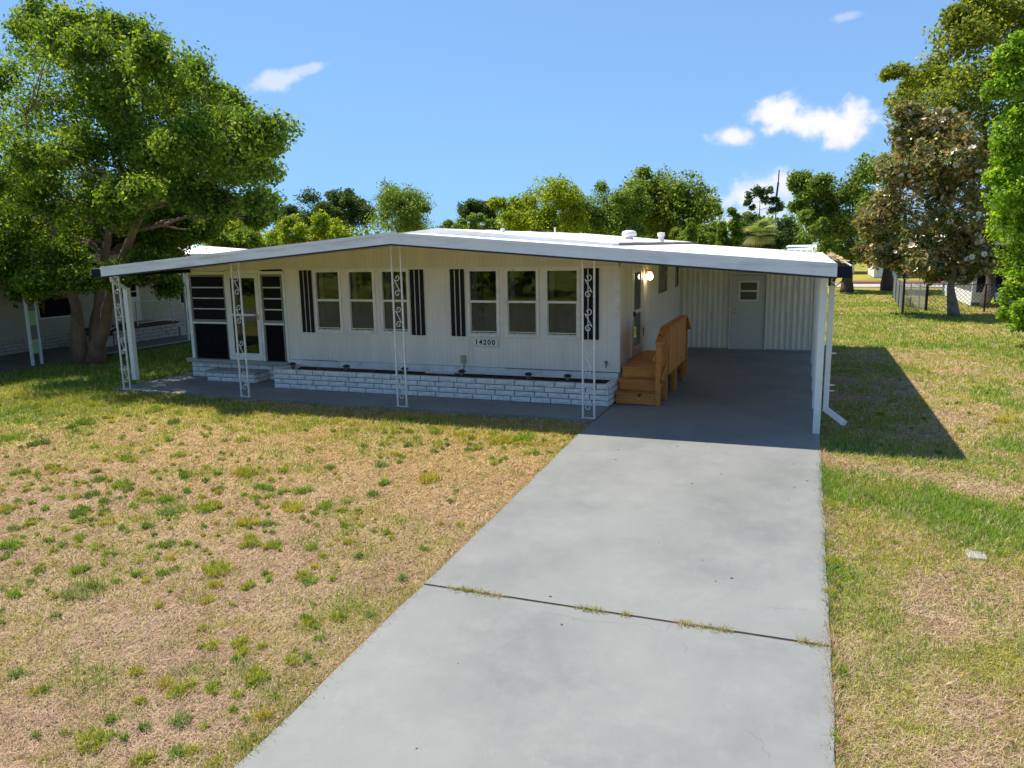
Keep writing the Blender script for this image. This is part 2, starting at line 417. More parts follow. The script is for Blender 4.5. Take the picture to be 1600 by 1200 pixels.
def make_concrete():
    m, nt, b = new_mat('grey_painted_concrete')
    big = nnoise(nt, .55, 5, .62)
    c = nramp(nt, big, [(.32, (.150, .156, .151)), (.5, (.196, .201, .193)), (.7, (.236, .238, .227))])
    sw = nnoise(nt, 1.7, 6, .7)
    c = nmix(nt, nmath(nt, 'MULTIPLY', nramp(nt, sw, [(.52, (0, 0, 0)), (.66, (1, 1, 1))]), .28), c, (.275, .276, .262))
    sw2 = nnoise(nt, 2.6, 6, .7, (1, .6, 1))
    c = nmix(nt, nmath(nt, 'MULTIPLY', nramp(nt, sw2, [(.56, (0, 0, 0)), (.72, (1, 1, 1))]), .32), c, (.128, .135, .132))
    fine = nnoise(nt, 160, 2, .6)
    c = nmix(nt, nmath(nt, 'MULTIPLY', nramp(nt, fine, [(.3, (0, 0, 0)), (.7, (1, 1, 1))]), .18), c, (.29, .292, .278))
    cr_ = nt.nodes.new('ShaderNodeTexVoronoi'); cr_.feature = 'DISTANCE_TO_EDGE'; cr_.inputs['Scale'].default_value = .23
    wv = nt.nodes.new('ShaderNodeVectorMath'); wv.operation = 'ADD'; gg = nt.nodes.new('ShaderNodeNewGeometry')
    nv = nt.nodes.new('ShaderNodeTexNoise'); nv.inputs['Scale'].default_value = 1.6; nv.inputs['Detail'].default_value = 6
    nt.links.new(gg.outputs['Position'], nv.inputs['Vector']); nt.links.new(gg.outputs['Position'], wv.inputs[0]); nt.links.new(nv.outputs['Color'], wv.inputs[1])
    nt.links.new(wv.outputs[0], cr_.inputs['Vector'])
    hair = nmath(nt, 'MULTIPLY', nmath(nt, 'LESS_THAN', cr_.outputs['Distance'], .0016), nmath(nt, 'GREATER_THAN', nnoise(nt, .5, 2), .55))
    c = nmix(nt, nmath(nt, 'MULTIPLY', hair, .35), c, (.10, .105, .105))
    st_ = nnoise(nt, 9, 5, .75, (1, .45, 1))
    c = nmix(nt, nmath(nt, 'MULTIPLY', nramp(nt, st_, [(.55, (0, 0, 0)), (.75, (1, 1, 1))]), .22), c, (.30, .302, .29))
    g = nt.nodes.new('ShaderNodeNewGeometry')
    vo = nt.nodes.new('ShaderNodeTexVoronoi'); vo.inputs['Scale'].default_value = 3.2
    nt.links.new(g.outputs['Position'], vo.inputs['Vector'])
    speck = nmath(nt, 'LESS_THAN', vo.outputs['Distance'], .055)
    pick = nmath(nt, 'GREATER_THAN', nnoise(nt, 1.9, 2), .52)
    c = nmix(nt, nmath(nt, 'MULTIPLY', speck, pick), c, (.03, .03, .032))
    nt.links.new(c, b.inputs['Base Color']); b.inputs['Roughness'].default_value = .62
    b.inputs['Specular IOR Level'].default_value = .35
    nbump(nt, b, nnoise(nt, 120, 3, .6), .35, .004)
    return m
M['concrete'] = make_concrete()

def make_lawn_mat():
    m, nt, b = new_mat('lawn_thatch')
    a = nt.nodes.new('ShaderNodeAttribute'); a.attribute_name = 'tint'
    fine = nnoise(nt, 38, 5, .75)
    mid = nnoise(nt, 6, 5, .65)
    c = nmix(nt, 1.0, a.outputs['Color'], nramp(nt, fine, [(.28, (.35, .32, .30)), (.5, (.85, .83, .8)), (.72, (1.3, 1.28, 1.2))]), 'MULTIPLY')
    c = nmix(nt, 1.0, c, nramp(nt, mid, [(.3, (.78, .76, .74)), (.7, (1.12, 1.12, 1.08))]), 'MULTIPLY')
    nt.links.new(c, b.inputs['Base Color']); b.inputs['Roughness'].default_value = .95; b.inputs['Specular IOR Level'].default_value = .1
    nbump(nt, b, nmath(nt, 'ADD', fine, mid), .9, .03)
    return m
M['lawn'] = make_lawn_mat()

# ------------------------------------------------------------------ the ground
DRIVE_L, DRIVE_R, JOINT = -3.70, 0.04, -6.74
def sstep(a, b, x):
    t = np.clip((x-a)/(b-a), 0, 1); return t*t*(3-2*t)

def green_amount(x, y):
    """how much of the turf is alive, 0..1"""
    n1 = fbm(x*.55+3, y*.55, 11); n2 = fbm(x*2.1, y*2.1+9, 23); n3 = fbm(x*5, y*5, 31, 2)
    left = .05 + .38*sstep(.50, .66, n2)*sstep(.44, .62, n1) + .24*sstep(.52, .72, n3)
    left += .34*np.exp(-((y+1.3)/.9)**2)*(y < 0.2)
    left += .55*sstep(-11.5, -16, x) + .25*sstep(-9, -13, x)*sstep(-4, -1, y)
    right = .50 + 1.4*(n1-.5) + .8*(n2-.5)
    right += .75*np.exp(-((y-(-2.75-.30*(x-.4)))/.75)**2)*sstep(2.7, 1.9, x)
    right += .55*np.exp(-((y+5.4)/1.0)**2)*sstep(1.0, .4, x)
    right -= .60*np.exp(-((y-(-1.35-.42*x))/.42)**2)
    right -= .25*sstep(-6.2, -7.2, y)
    right = np.where(y > 9, np.maximum(right, .15)+.45*sstep(9, 14, y), right)
    g = np.where(x > -1.5, right, left)
    g = np.where((y > 12.5) | (y < -13), np.where(y < -13, .85, .62)+.8*(n1-.5), g)
    return np.clip(g, 0, 1)

def turf_col(x, y, g):
    """colour of the sward at a spot: pinkish straw to yellow-green to green"""
    n = fbm(x*1.3, y*1.3, 51)[:, None]
    straw = np.array([.40, .265, .165])*(1-n) + np.array([.47, .335, .21])*n
    yel = np.array([.38, .335, .065]); grn = np.array([.19, .27, .04])
    t1 = sstep(.15, .5, g)[:, None]; t2 = sstep(.5, .95, g)[:, None]
    return (straw*(1-t1)+yel*t1)*(1-t2)+grn*t2

def grid_axis(lo, hi, step, far):
    fine = np.arange(lo, hi+1e-6, step); d = step; out = []; p = hi
    while p < far: d *= 1.35; p += d; out.append(p)
    d = step; neg = []; p = lo
    while p > -far: d *= 1.35; p -= d; neg.append(p)
    return np.array(neg[::-1]+list(fine)+out)
gx, gy = grid_axis(-26, 12, .2, 900), grid_axis(-12, 30, .2, 900)
XX, YY = np.meshgrid(gx, gy); fx, fy = XX.ravel(), YY.ravel()
fz = ground_z(fy) - .035 + (fbm(fx*.9, fy*.9, 77)-.5)*.03
inside = ((fx > DRIVE_L-.12) & (fx < DRIVE_R+.12) & (fy < 10)) | ((fx > -17) & (fx < .2) & (fy > -.3) & (fy < 13))
fz = np.where(inside, ground_z(fy)-.07, fz)
me = bpy.data.meshes.new('lawn'); nx, ny = len(gx), len(gy)
idx = np.arange(nx*ny).reshape(ny, nx)
quads = np.stack([idx[:-1, :-1], idx[:-1, 1:], idx[1:, 1:], idx[1:, :-1]], -1).reshape(-1, 4)
me.vertices.add(nx*ny); me.vertices.foreach_set('co', np.stack([fx, fy, fz], -1).astype(np.float32).ravel())
me.loops.add(quads.size); me.loops.foreach_set('vertex_index', quads.astype(np.int32).ravel())
me.polygons.add(len(quads)); me.polygons.foreach_set('loop_start', np.arange(0, quads.size, 4, dtype=np.int32))
me.polygons.foreach_set('loop_total', np.full(len(quads), 4, np.int32))
at_ = me.attributes.new('tint', 'FLOAT_COLOR', 'POINT'); c4 = np.ones((nx*ny, 4), np.float32)
c4[:, :3] = turf_col(fx, fy, green_amount(fx, fy)); at_.data.foreach_set('color', c4.ravel())
me.materials.append(M['lawn']); me.update(calc_edges=True)
me.polygons.foreach_set('use_smooth', [True]*len(me.polygons))
lawn = bpy.data.objects.new('lawn', me); link(lawn); tag(lawn, 'patchy dry lawn round the house', 'lawn', kind='structure')

def slab_strip(x0, x1, ys, th=.12, dz=0., wob=0, seed=1):
    """a cast slab following the slope of the ground; wob gives its long edges a slight unevenness"""
    mb = MB(); rnd = random.Random(seed); rows = []
    for y in ys:
        z = float(ground_z(y))+dz
        a, b_ = x0+rnd.uniform(-wob, wob), x1+rnd.uniform(-wob, wob)
        rows.append([(a, y, z), (b_, y, z), (b_, y, z-th), (a, y, z-th)])
    for r in rows: mb.v += r
    for i in range(len(rows)-1):
        q = 4*i
        for k in range(4): mb.f.append((q+k, q+(k+1) % 4, q+4+(k+1) % 4, q+4+k))
    mb.f.append((3, 2, 1, 0)); n = 4*(len(rows)-1); mb.f.append((n, n+1, n+2, n+3))
    mb.f = [f[::-1] for f in mb.f]
    return mb
drive = empty('driveway', (-1.8, -6.7, -.2)); tag(drive, 'wide grey painted concrete driveway running into the carport', 'driveway', kind='structure')
ys_a = list(np.arange(JOINT+.019, -.95, .35))+[-.9, 0, 3, 6, 10.0]
slab_strip(DRIVE_L, DRIVE_R, ys_a, wob=.012).build('slab', M['concrete'], drive)
slab_strip(DRIVE_L, DRIVE_R, list(np.arange(-15.8, JOINT-.05, .35))+[JOINT-.019], wob=.012, seed=5).build('slab', M['concrete'], drive)
slab_strip(DRIVE_L, DRIVE_R, [JOINT-.1, JOINT+.1], th=.05, dz=-.014).build('joint_dirt', M['joint'], drive)
walk = empty('walkway', (-9, .5, 0)); tag(walk, 'grey painted concrete porch walkway along the front of the house', 'walkway', kind='structure')
for a, b_ in ((-15.15, -12.0), (-11.99, -8.0), (-7.99, -3.712)):
    slab_strip(a, b_, [-.10, 1.2, 2.6], dz=.012).build('slab', M['concrete'], walk)
MB().box(-90, 90, -24.0, -15.85, -.75, float(ground_z(-17.3))-.012).build('street', M['asphalt']); tag(bpy.data.objects['street'], kind='structure')
MB().box(-14, 90, 43.5, 47.5, -.1, .012).build('far_road', M['sand_road']); tag(bpy.data.objects['far_road'], kind='structure')
MB().box(-24.0, -20.35, -6, 16, -.1, .03).build('patio_slab', M['patio']); tag(bpy.data.objects['patio_slab'], kind='structure')
MB().box(2.6, 12, 47.6, 50.5, -.1, .10).build('mulch_bed', M['mulch']); tag(bpy.data.objects['mulch_bed'], kind='structure')
MB().box(-20.52, -20.35, 3.4, 8.2, -.05, .06).build('kerb', M['ledge']); tag(bpy.data.objects['kerb'], kind='structure')

# ------------------------------------------------------------------ bricks
def brick_meshes(name, L, H, D, mat, n=5, seed=0):
    """rough-faced brick: front face towards -Y at y=0, origin at lower left front corner"""
    out = []
    for k in range(n):
        rnd = random.Random(seed*31+k); mb = MB(); nx_, nz_ = 4, 2
        for i in range(nx_+1):
            for j in range(nz_+1):
                edge = i in (0, nx_) or j in (0, nz_)
                y = rnd.uniform(.002, .007) if edge else rnd.uniform(-.012, .001)
                mb.v.append((L*i/nx_, y, H*j/nz_))
        for i in range(nx_):
            for j in range(nz_):
                a = i*(nz_+1)+j; mb.f.append((a, a+nz_+1, a+nz_+2, a+1))
        m0 = len(mb.v); mb.v += [(0, D, 0), (L, D, 0), (L, D, H), (0, D, H)]
        c = [0, nx_*(nz_+1), nx_*(nz_+1)+nz_, nz_]
        mb.f += [(m0, m0+3, m0+2, m0+1), (m0, m0+1, c[1], c[0]), (m0+1, m0+2, c[2], c[1]), (m0+2, m0+3, c[3], c[2]), (m0+3, m0, c[0], c[3])]
        out.append(mb.mesh(name, mat))
    return out

BR = {}
def brick_wall(parent, p0, length, z0, courses, ch, bl, rotz=0., depth=.09, mat='brick', seed=1, joint=.017):
    """one course after another of separate bricks; p0 the lower left corner seen from the front"""
    rnd = random.Random(seed); H = ch-joint
    def get(L):
        key = (round(L, 2), round(H, 3), depth, mat)
        if key not in BR: BR[key] = brick_meshes('brick', round(L, 2), H, depth, M[mat], 4, len(BR))
        return BR[key]
    ca, sa = math.cos(rotz), math.sin(rotz)
    for r in range(courses):
        x = 0.0; first = True
        while x < length-.03:
            L = bl*(.5 if (r % 2 and first) else 1.0)
            if rnd.random() < .12 and not first: L = bl*.7
            first = False
            L = round(L, 2)
            if length-x-L < .09: L = round(length-x, 2)
            me_ = rnd.choice(get(L-joint))
            o = bpy.data.objects.new('brick', me_)
            off = rnd.uniform(-.004, .004)
            link(o, parent, (p0[0]+x*ca-off*sa, p0[1]+x*sa+off*ca, z0+r*ch+joint/2))
            o.rotation_euler = (rnd.uniform(-.004, .004), rnd.uniform(-.006, .006), rotz)
            x += L

# ------------------------------------------------------------------ the house
WY = 1.95                      # front wall plane
XL, XR = -14.59, -3.74         # screen room's left end, house's right wall
WALL_L = -11.72                # where the siding of the house begins
RIDGE = -7.34
def roof_z(x):                 # top of the porch and carport roof
    return 3.36-.0795*(RIDGE-x) if x < RIDGE else 3.36-.083*(x-RIDGE)
FY = -.65                      # front edge of the roof
EL, ER = -14.42, .14           # the roof's left and right edges
house = empty('mobile_home', (-7.6, 2.0, 0))
tag(house, 'long white single-storey mobile home with low gabled roof, porch and carport', 'house')

def holes_wall(x0, x1, z0, z1, holes, th, front):
    """a wall sheet in the XZ plane with rectangular openings and their reveals"""
    mb = MB(); xs = sorted({x0, x1, *[h[0] for h in holes], *[h[1] for h in holes]}); zs = sorted({z0, z1, *[h[2] for h in holes], *[h[3] for h in holes]})
    for a, b_ in zip(xs, xs[1:]):
        for c, d in zip(zs, zs[1:]):
            mx, mz = (a+b_)/2, (c+d)/2
            if any(h[0] < mx < h[1] and h[2] < mz < h[3] for h in holes): continue
            mb.add([(a, front, c), (b_, front, c), (b_, front, d), (a, front, d)], [(0, 1, 2, 3)])
            mb.add([(a, front+th, c), (b_, front+th, c), (b_, front+th, d), (a, front+th, d)], [(3, 2, 1, 0)])
    def rev(a, b_, c, d):
        y0, y1 = front, front+th
        mb.add([(a, y0, c), (b_, y0, c), (b_, y1, c), (a, y1, c), (a, y0, d), (b_, y0, d), (b_, y1, d), (a, y1, d)],
               [(0, 1, 2, 3), (4, 7, 6, 5), (0, 3, 7, 4), (1, 5, 6, 2)])
    for h in holes: rev(*h)
    return mb

WIN = [(-10.84, -10.19), (-9.95, -9.31), (-9.10, -8.45), (-6.98, -6.33), (-6.12, -5.45), (-5.25, -4.58)]
WZ0, WZ1, WZM = 1.24, 2.59, 1.945
holes = [(a, b_, WZ0, WZ1) for a, b_ in WIN]
holes_wall(WALL_L, XR, .54, 2.66, holes, .09, WY).build('front_wall', M['wall_front'], house)
MB().box(WALL_L, XR-.004, WY-.012, WY+.08, .38, .532).build('skirt_board', M['trim'], house)
for a_, b_ in ((WALL_L+.4, -10.35), (-6.2, XR)): MB().box(a_, b_, WY-.018, WY-.0135, .526, .546).build('skirt_lip', M['grey_frame'], house)
MB().box(WALL_L, XR-.07, WY-.006, WY-.001, 1.300, 1.316).build('seam_strip', M['trim'], house)
MB().box(XR-.075, XR+.012, WY-.016, WY-.0025, .545, 2.64).build('corner_board', M['trim'], house)
MB().box(WALL_L-.03, WALL_L+.035, WY-.02, WY-.0025, .40, 2.60).build('corner_board', M['trim'], house)
# gable panel above the head line, and the head trim
gp = [(XL, 2.60), (XR-.0, 2.655), (XR, roof_z(XR)-.14), (RIDGE, roof_z(RIDGE)-.14), (XL, roof_z(XL)-.14)]
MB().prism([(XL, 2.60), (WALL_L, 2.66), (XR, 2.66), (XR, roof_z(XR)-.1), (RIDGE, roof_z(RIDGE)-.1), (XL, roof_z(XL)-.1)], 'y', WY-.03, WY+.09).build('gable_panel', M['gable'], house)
MB().box(WALL_L, XR, WY-.042, WY-.0302, 2.632, 2.668).build('head_trim', M['cream_trim'], house)

def window(parent, x0, x1, z0, z1, zm, y):
    f = MB(); t = .045
    f.box(x0-t, x0+.02, y-.03, y+.05, z0-t, z1+t).box(x1-.02, x1+t, y-.03, y+.05, z0-t, z1+t)
    f.box(x0+.02, x1-.02, y-.03, y+.05, z1-.01, z1+t).box(x0+.02, x1-.02, y-.036, y+.05, z0-t, z0+.012)
    w = f.build('window', M['trim'], parent, bevel=.004)
    MB().box(x0+.02, x1-.02, y-.012, y+.04, zm-.025, zm+.022).build('sash_rail', M['trim'], w)
    MB().box(x0+.02, x0+.04, y+.0, y+.045, z0+.012, zm-.025).box(x1-.04, x1-.02, y, y+.045, z0+.012, zm-.025).box(x0+.04, x1-.04, y, y+.045, z0+.012, z0+.04).build('lower_sash', M['alu'], w)
    for xa in (x0+.15, x1-.175): MB().box(xa, xa+.025, y-.012, y-.001, z0+.03, z0+.055).build('sash_latch', M['black_plastic'], w)
    MB().add([(x0+.02, y+.03, zm+.02), (x1-.02, y+.03, zm+.02), (x1-.02, y+.03, z1-.01), (x0+.02, y+.03, z1-.01)], [(0, 1, 2, 3)]).build('pane', M['glass'], w)
    MB().add([(x0+.04, y+.02, z0+.04), (x1-.04, y+.02, z0+.04), (x1-.04, y+.02, zm-.025), (x0+.04, y+.02, zm-.025)], [(0, 1, 2, 3)]).build('pane', M['glass_low'], w)
    for xa, xb in ((x0+.03, x0+.03+.10), (x1-.03-.06, x1-.03)):
        cm = MB(); nf = 6
        for k in range(nf+1):
            xx_ = xa+(xb-xa)*k/nf; yy_ = y+.13+(.018 if k % 2 else -.018)
            cm.v += [(xx_, yy_, z0+.02), (xx_, yy_, z1-.01)]
        cm.f = [(2*k, 2*k+2, 2*k+3, 2*k+1) for k in range(nf)]
        cm.build('curtain', M['curtain'], w)
    return w
for a, b_ in WIN: window(house, a, b_, WZ0, WZ1, WZM, WY)

for x0 in (-11.25, -8.375, -7.41, -4.47):                      # three black boards with white gaps
    s = MB().box(x0+.006, x0+.322, WY-.016, WY-.002, 1.21, 2.61).build('shutter', M['trim'], house)
    for k in range(3):
        MB().box(x0+k*.119, x0+k*.119+.090, WY-.034, WY-.0165, 1.195, 2.625).build('board', M['shutter'], s, bevel=.004)

# screened entry room at the left end
entry = []
def screen_panel(x0, x1):
    z0, zk, z1 = .49, 1.36, 2.54; y = WY
    f = MB(); f.box(x0, x0+.045, y-.02, y+.03, z0, z1).box(x1-.045, x1, y-.02, y+.03, z0, z1).box(x0+.045, x1-.045, y-.02, y+.03, z1-.05, z1).box(x0+.045, x1-.045, y-.02, y+.03, zk+.03, zk+.09)
    p = f.build('screen_window', M['grey_frame'], house)
    MB().box(x0+.01, x1-.01, y-.03, y+.02, zk-.015, zk+.028).build('sill_rail', M['trim'], p)
    MB().box(x0+.01, x1-.01, y+.0, y+.022, z0, zk-.016).build('kick_panel', M['black_panel'], p)
    h = (z1-.05-zk-.09)/4
    for k in range(4):
        MB().box(x0+.046, x1-.046, y+.004, y+.010, zk+.092+h*k, zk+.088+h*(k+1)-.01).build('screen', M['screen'], p)
        if k: MB().box(x0+.046, x1-.046, y-.012, y+.003, zk+.09+h*k-.016, zk+.09+h*k+.012).build('rail', M['alu'], p)
screen_panel(-14.50, -13.43); screen_panel(-12.36, -11.76)
MB().box(XL, -14.505, WY-.035, WY+.06, .47, 2.62).build('corner_post', M['trim'], house)
MB().box(-13.425, -13.36, WY-.03, WY+.05, .47, 2.64).box(-12.425, -12.365, WY-.03, WY+.05, .47, 2.64).box(-13.36, -12.425, WY-.03, WY+.05, 2.56, 2.64).build('door_frame', M['trim'], house)
for a_, b_ in ((-14.505, -13.426), (-12.364, WALL_L-.032)): MB().box(a_, b_, WY-.025, WY+.05, 2.541, 2.61).build('head_board', M['cream_trim'], house)
sd = MB(); y = WY-.02; dx0, dx1, dz0, dz1 = -13.355, -12.43, .475, 2.555
sd.box(dx0, dx0+.10, y-.02, y+.015, dz0, dz1).box(dx1-.10, dx1, y-.02, y+.015, dz0, dz1).box(dx0+.1, dx1-.1, y-.02, y+.015, dz1-.10, dz1).box(dx0+.1, dx1-.1, y-.02, y+.015, dz0, dz0+.17).box(dx0+.1, dx1-.1, y-.022, y+.012, 1.55, 1.60)
door = sd.build('storm_door', M['white_metal'], house, bevel=.004)
MB().add([(dx0+.1, y, dz0+.17), (dx1-.1, y, dz0+.17), (dx1-.1, y, 1.55), (dx0+.1, y, 1.55)], [(0, 1, 2, 3)]).build('pane', M['glass'], door)
MB().add([(dx0+.1, y, 1.6), (dx1-.1, y, 1.6), (dx1-.1, y, dz1-.1), (dx0+.1, y, dz1-.1)], [(0, 1, 2, 3)]).build('pane', M['glass'], door)
MB().box(dx1-.075, dx1-.045, y-.055, y-.021, 1.47, 1.55).tube([(dx1-.14, y-.06, 1.575), (dx1-.04, y-.06, 1.575)], .012, 6).build('handle', M['brass'], door)
MB().box(XL, XL+.05, WY+.06, 6.5, .47, 2.62).build('side_wall', M['wall_side'], house)
MB().box(XL-.12, WALL_L+.02, WY-.13, WY+.3, .385, .468).build('concrete_ledge', M['ledge'], house, bevel=.008)
MB().box(XL-.02, WALL_L+.06, WY-.0, WY+.25, .0, .384).build('base_core', M['mortar'], house)
bw = MB().box(XL-.03, XL-.02, WY+.0, WY+.01, .0, .01)
brick_wall(house, (XL-.03, WY-.045, 0), XL*-1+WALL_L+.10, .014, 3, .123, .41, depth=.043, seed=7)
step = MB().box(-13.70, -12.34, 1.46, WY-.05, .012, .225).build('front_step', M['mortar'], house)
MB().box(-13.76, -12.28, 1.40, WY-.049, .226, .272).build('cap', M['ledge'], step, bevel=.006)
brick_wall(step, (-13.73, 1.425, 0), 1.42, .013, 2, .105, .41, depth=.034, seed=9)
brick_wall(step, (-12.305, 1.46, 0), .44, .013, 2, .105, .22, rotz=math.pi/2, depth=.034, seed=12)

# right side wall, its storm door and windows (plane X = XR)
def yz_sheet(x, th, y0, y1, z0, z1, holes_):
    mb = holes_wall(y0, y1, z0, z1, holes_, th, 0); out = MB()
    out.v = [(x-p[1], p[0], p[2]) for p in mb.v]; out.f = mb.f; return out
SW = [(6.35, 7.6, 1.84, 2.62), (9.0, 9.55, 1.86, 2.62)]
yz_sheet(XR, .09, WY+.001, 13.0, .30, 2.98, [(3.18, 4.12, .70, 2.62)]+SW).build('side_wall', M['wall_side'], house)
for z in (1.27, .50):
    for a_, b_ in ((WY+.11, 3.02), (4.28, 9.98)): MB().box(XR+.001, XR+.012, a_, b_, z-.012, z+.012).build('seam_strip', M['cream_trim'], house)
MB().box(XR+.0005, XR+.03, WY-.002, WY+.10, .545, 2.655).build('corner_board', M['trim'], house)
f = MB().box(XR-.02, XR+.035, 3.06, 3.18, .68, 2.70).box(XR-.02, XR+.035, 4.12, 4.24, .68, 2.70).box(XR-.02, XR+.035, 3.18, 4.12, 2.60, 2.70)
f.build('door_frame', M['cream_trim'], house)
s2 = MB(); xx = XR+.012
s2.box(xx-.02, xx+.02, 3.185, 3.29, .70, 2.595).box(xx-.02, xx+.02, 4.01, 4.115, .70, 2.595).box(xx-.02, xx+.02, 3.29, 4.01, 2.49, 2.595).box(xx-.02, xx+.02, 3.29, 4.01, .70, .88).box(xx-.022, xx+.022, 3.29, 4.01, 1.60, 1.67)
sdoor = s2.build('storm_door', M['white_metal'], house)
for a, b_ in ((.88, 1.60), (1.67, 2.49)):
    MB().add([(xx, 3.29, a), (xx, 4.01, a), (xx, 4.01, b_), (xx, 3.29, b_)], [(0, 1, 2, 3)]).build('pane', M['glass'], sdoor)
MB().box(xx+.021, xx+.06, 3.20, 3.26, 1.56, 1.66).build('handle', M['black_plastic'], sdoor)
for a, b_, c, d in SW:
    f = MB().box(XR-.03, XR+.014, a, a+.05, c, d).box(XR-.03, XR+.014, b_-.05, b_, c, d).box(XR-.03, XR+.014, a+.05, b_-.05, c, c+.05).box(XR-.03, XR+.014, a+.05, b_-.05, d-.05, d).box(XR-.03, XR+.012, a+.05, b_-.05, (c+d)/2-.015, (c+d)/2+.015)
    w = f.build('window', M['grey_frame'], house)
    MB().add([(XR-.01, a+.05, c+.05), (XR-.01, b_-.05, c+.05), (XR-.01, b_-.05, d-.05), (XR-.01, a+.05, d-.05)], [(0, 1, 2, 3)]).build('pane', M['glass'], w)
MB().box(XR+.001, XR+.03, 4.33, 4.40, 1.02, 1.20).build('outlet_box', M['roof_edge'], house)
MB().box(XL+.06, XR-.1, 12.9, 13.0, .3, 3.0).build('rear_wall', M['wall_front'], house)
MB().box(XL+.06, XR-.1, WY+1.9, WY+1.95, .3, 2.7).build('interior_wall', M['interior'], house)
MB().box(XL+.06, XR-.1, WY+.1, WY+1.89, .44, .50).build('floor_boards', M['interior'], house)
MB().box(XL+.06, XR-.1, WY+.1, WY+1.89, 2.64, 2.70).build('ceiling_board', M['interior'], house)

# carport's rear wall of corrugated metal with the shed behind it
CY = 10.0
def corrugated(x0, x1, z0, z1, y, pitch=.152, amp=.022):
    mb = MB(); prof = []; x = x0
    while x < x1-1e-6:
        for dx, dy in ((0, 0), (.30, 0), (.42, -1), (.72, -1), (.86, 0)):
            if x+dx*pitch <= x1: prof.append((x+dx*pitch, y+dy*amp))
        x += pitch
    prof.append((x1, y))
    for px_, py_ in prof: mb.v += [(px_, py_, z0), (px_, py_, z1)]
    for i in range(len(prof)-1): mb.f.append((2*i, 2*i+2, 2*i+3, 2*i+1))
    return mb
DX0, DX1 = -2.27, -1.33
for a, b_ in ((XR+.01, -3.0), (-2.998, DX0-.05), (DX1+.05, -.66), (-.658, -.05)):
    corrugated(a, b_, .02, 2.85, CY).build('corrugated_panel', M['corrugated'], house)
corrugated(DX0-.049, DX1+.049, 2.21, 2.85, CY).build('corrugated_panel', M['corrugated'], house)
MB().box(XR, -.05, CY+.02, CY+.06, 0.0, 2.85).build('shed_wall', M['corrugated'], house)
for a_, b_ in ((XR+.01, DX0-.06), (DX1+.06, -.06)): MB().box(a_, b_, CY-.05, CY-.026, .002, .05).build('wall_sill', M['ledge'], house)
MB().box(DX0-.05, DX0, CY-.06, CY+.01, .02, 2.21).box(DX1, DX1+.05, CY-.06, CY+.01, .02, 2.21).box(DX0, DX1, CY-.06, CY+.01, 2.17, 2.21).build('door_frame', M['cream_trim'], house)
MB().box(DX0, DX1, CY+.005, CY+.019, .02, 2.17).build('door_gap_shade', M['near_black'], house)  # dark sheet behind the door, painting the shade in its gaps
dd = holes_wall(DX0+.010, DX1-.010, .03, 2.155, [(-2.05, -1.56, 1.45, 1.96)], .04, CY-.02).build('shed_door', M['door_paint'], house)
MB().box(-2.09, -2.03, CY-.035, CY, 1.41, 2.0).box(-1.58, -1.52, CY-.035, CY, 1.41, 2.0).box(-2.03, -1.58, CY-.035, CY, 1.95, 2.0).box(-2.03, -1.58, CY-.035, CY, 1.41, 1.46).box(-2.03, -1.58, CY-.035, CY, 1.685, 1.73).build('window_frame', M['white_metal'], dd)
for z0, z1 in ((1.46, 1.685), (1.73, 1.95)):
    MB().box(-2.03, -1.58, CY-.006, CY+.002, z0, z1).build('pane', M['dark_glass'], dd)
for z in (1.20, 1.08):
    MB().tube([(-2.17, CY-.02, z), (-2.17, CY-.055, z), (-2.17, CY-.075, z)], [.022, .022, .03], 8).build('knob', M['brass'], dd)
MB().box(-.049, -.02, CY-.04, 11.9, .0, 2.62).build('shed_side', M['trim'], house)
MB().box(XR, -.05, 11.86, 11.9, 0, 2.7).build('shed_rear', M['corrugated'], house)
for py_ in (0.0, 2.02, 3.82, 5.72, 7.7):                       # carport posts
    MB().box(-.075, .035, py_-.05, py_+.05, .0, 2.60).build('carport_post', M['white_metal'], house, bevel=.006)
MB().box(-.06, .02, FY+.1, 11.9, 2.602, 2.70).build('eave_beam', M['white_metal'], house)

# roof: sheet, fascia, dark strip, gutters
TH = .10
rf = MB().prism([(EL, roof_z(EL)), (RIDGE, roof_z(RIDGE)), (RIDGE, roof_z(RIDGE)-TH), (EL, roof_z(EL)-TH)], 'y', FY, 12.6)
rf.prism([(RIDGE, roof_z(RIDGE)), (ER, roof_z(ER)), (ER, roof_z(ER)-TH), (RIDGE, roof_z(RIDGE)-TH)], 'y', FY, 12.0)
roof = rf.build('roof', M['roof'], house)
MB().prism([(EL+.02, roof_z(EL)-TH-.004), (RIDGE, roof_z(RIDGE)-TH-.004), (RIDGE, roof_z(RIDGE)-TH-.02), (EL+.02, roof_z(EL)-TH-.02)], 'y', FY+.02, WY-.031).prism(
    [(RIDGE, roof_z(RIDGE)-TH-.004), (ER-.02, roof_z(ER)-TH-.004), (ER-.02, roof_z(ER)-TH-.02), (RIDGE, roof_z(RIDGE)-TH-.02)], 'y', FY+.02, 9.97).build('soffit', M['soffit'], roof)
def band(dz_top, dz_bot, y0, y1, name, mat, xl=EL, xr=ER):
    mb = MB()
    for a, b_ in ((xl, RIDGE), (RIDGE, xr)):
        mb.prism([(a, roof_z(a)+dz_top), (a, roof_z(a)+dz_bot), (b_, roof_z(b_)+dz_bot), (b_, roof_z(b_)+dz_top)], 'y', y0, y1)
    return mb.build(name, mat, roof)
band(.012, -.045, FY-.045, FY-.002, 'fascia_cap', M['fascia'])
band(-.046, -.19, FY-.030, FY-.002, 'fascia', M['fascia'])
band(-.191, -.222, FY-.022, FY-.004, 'dark_strip', M['near_black'])  # thin dark strip along the lower edge of the fascia
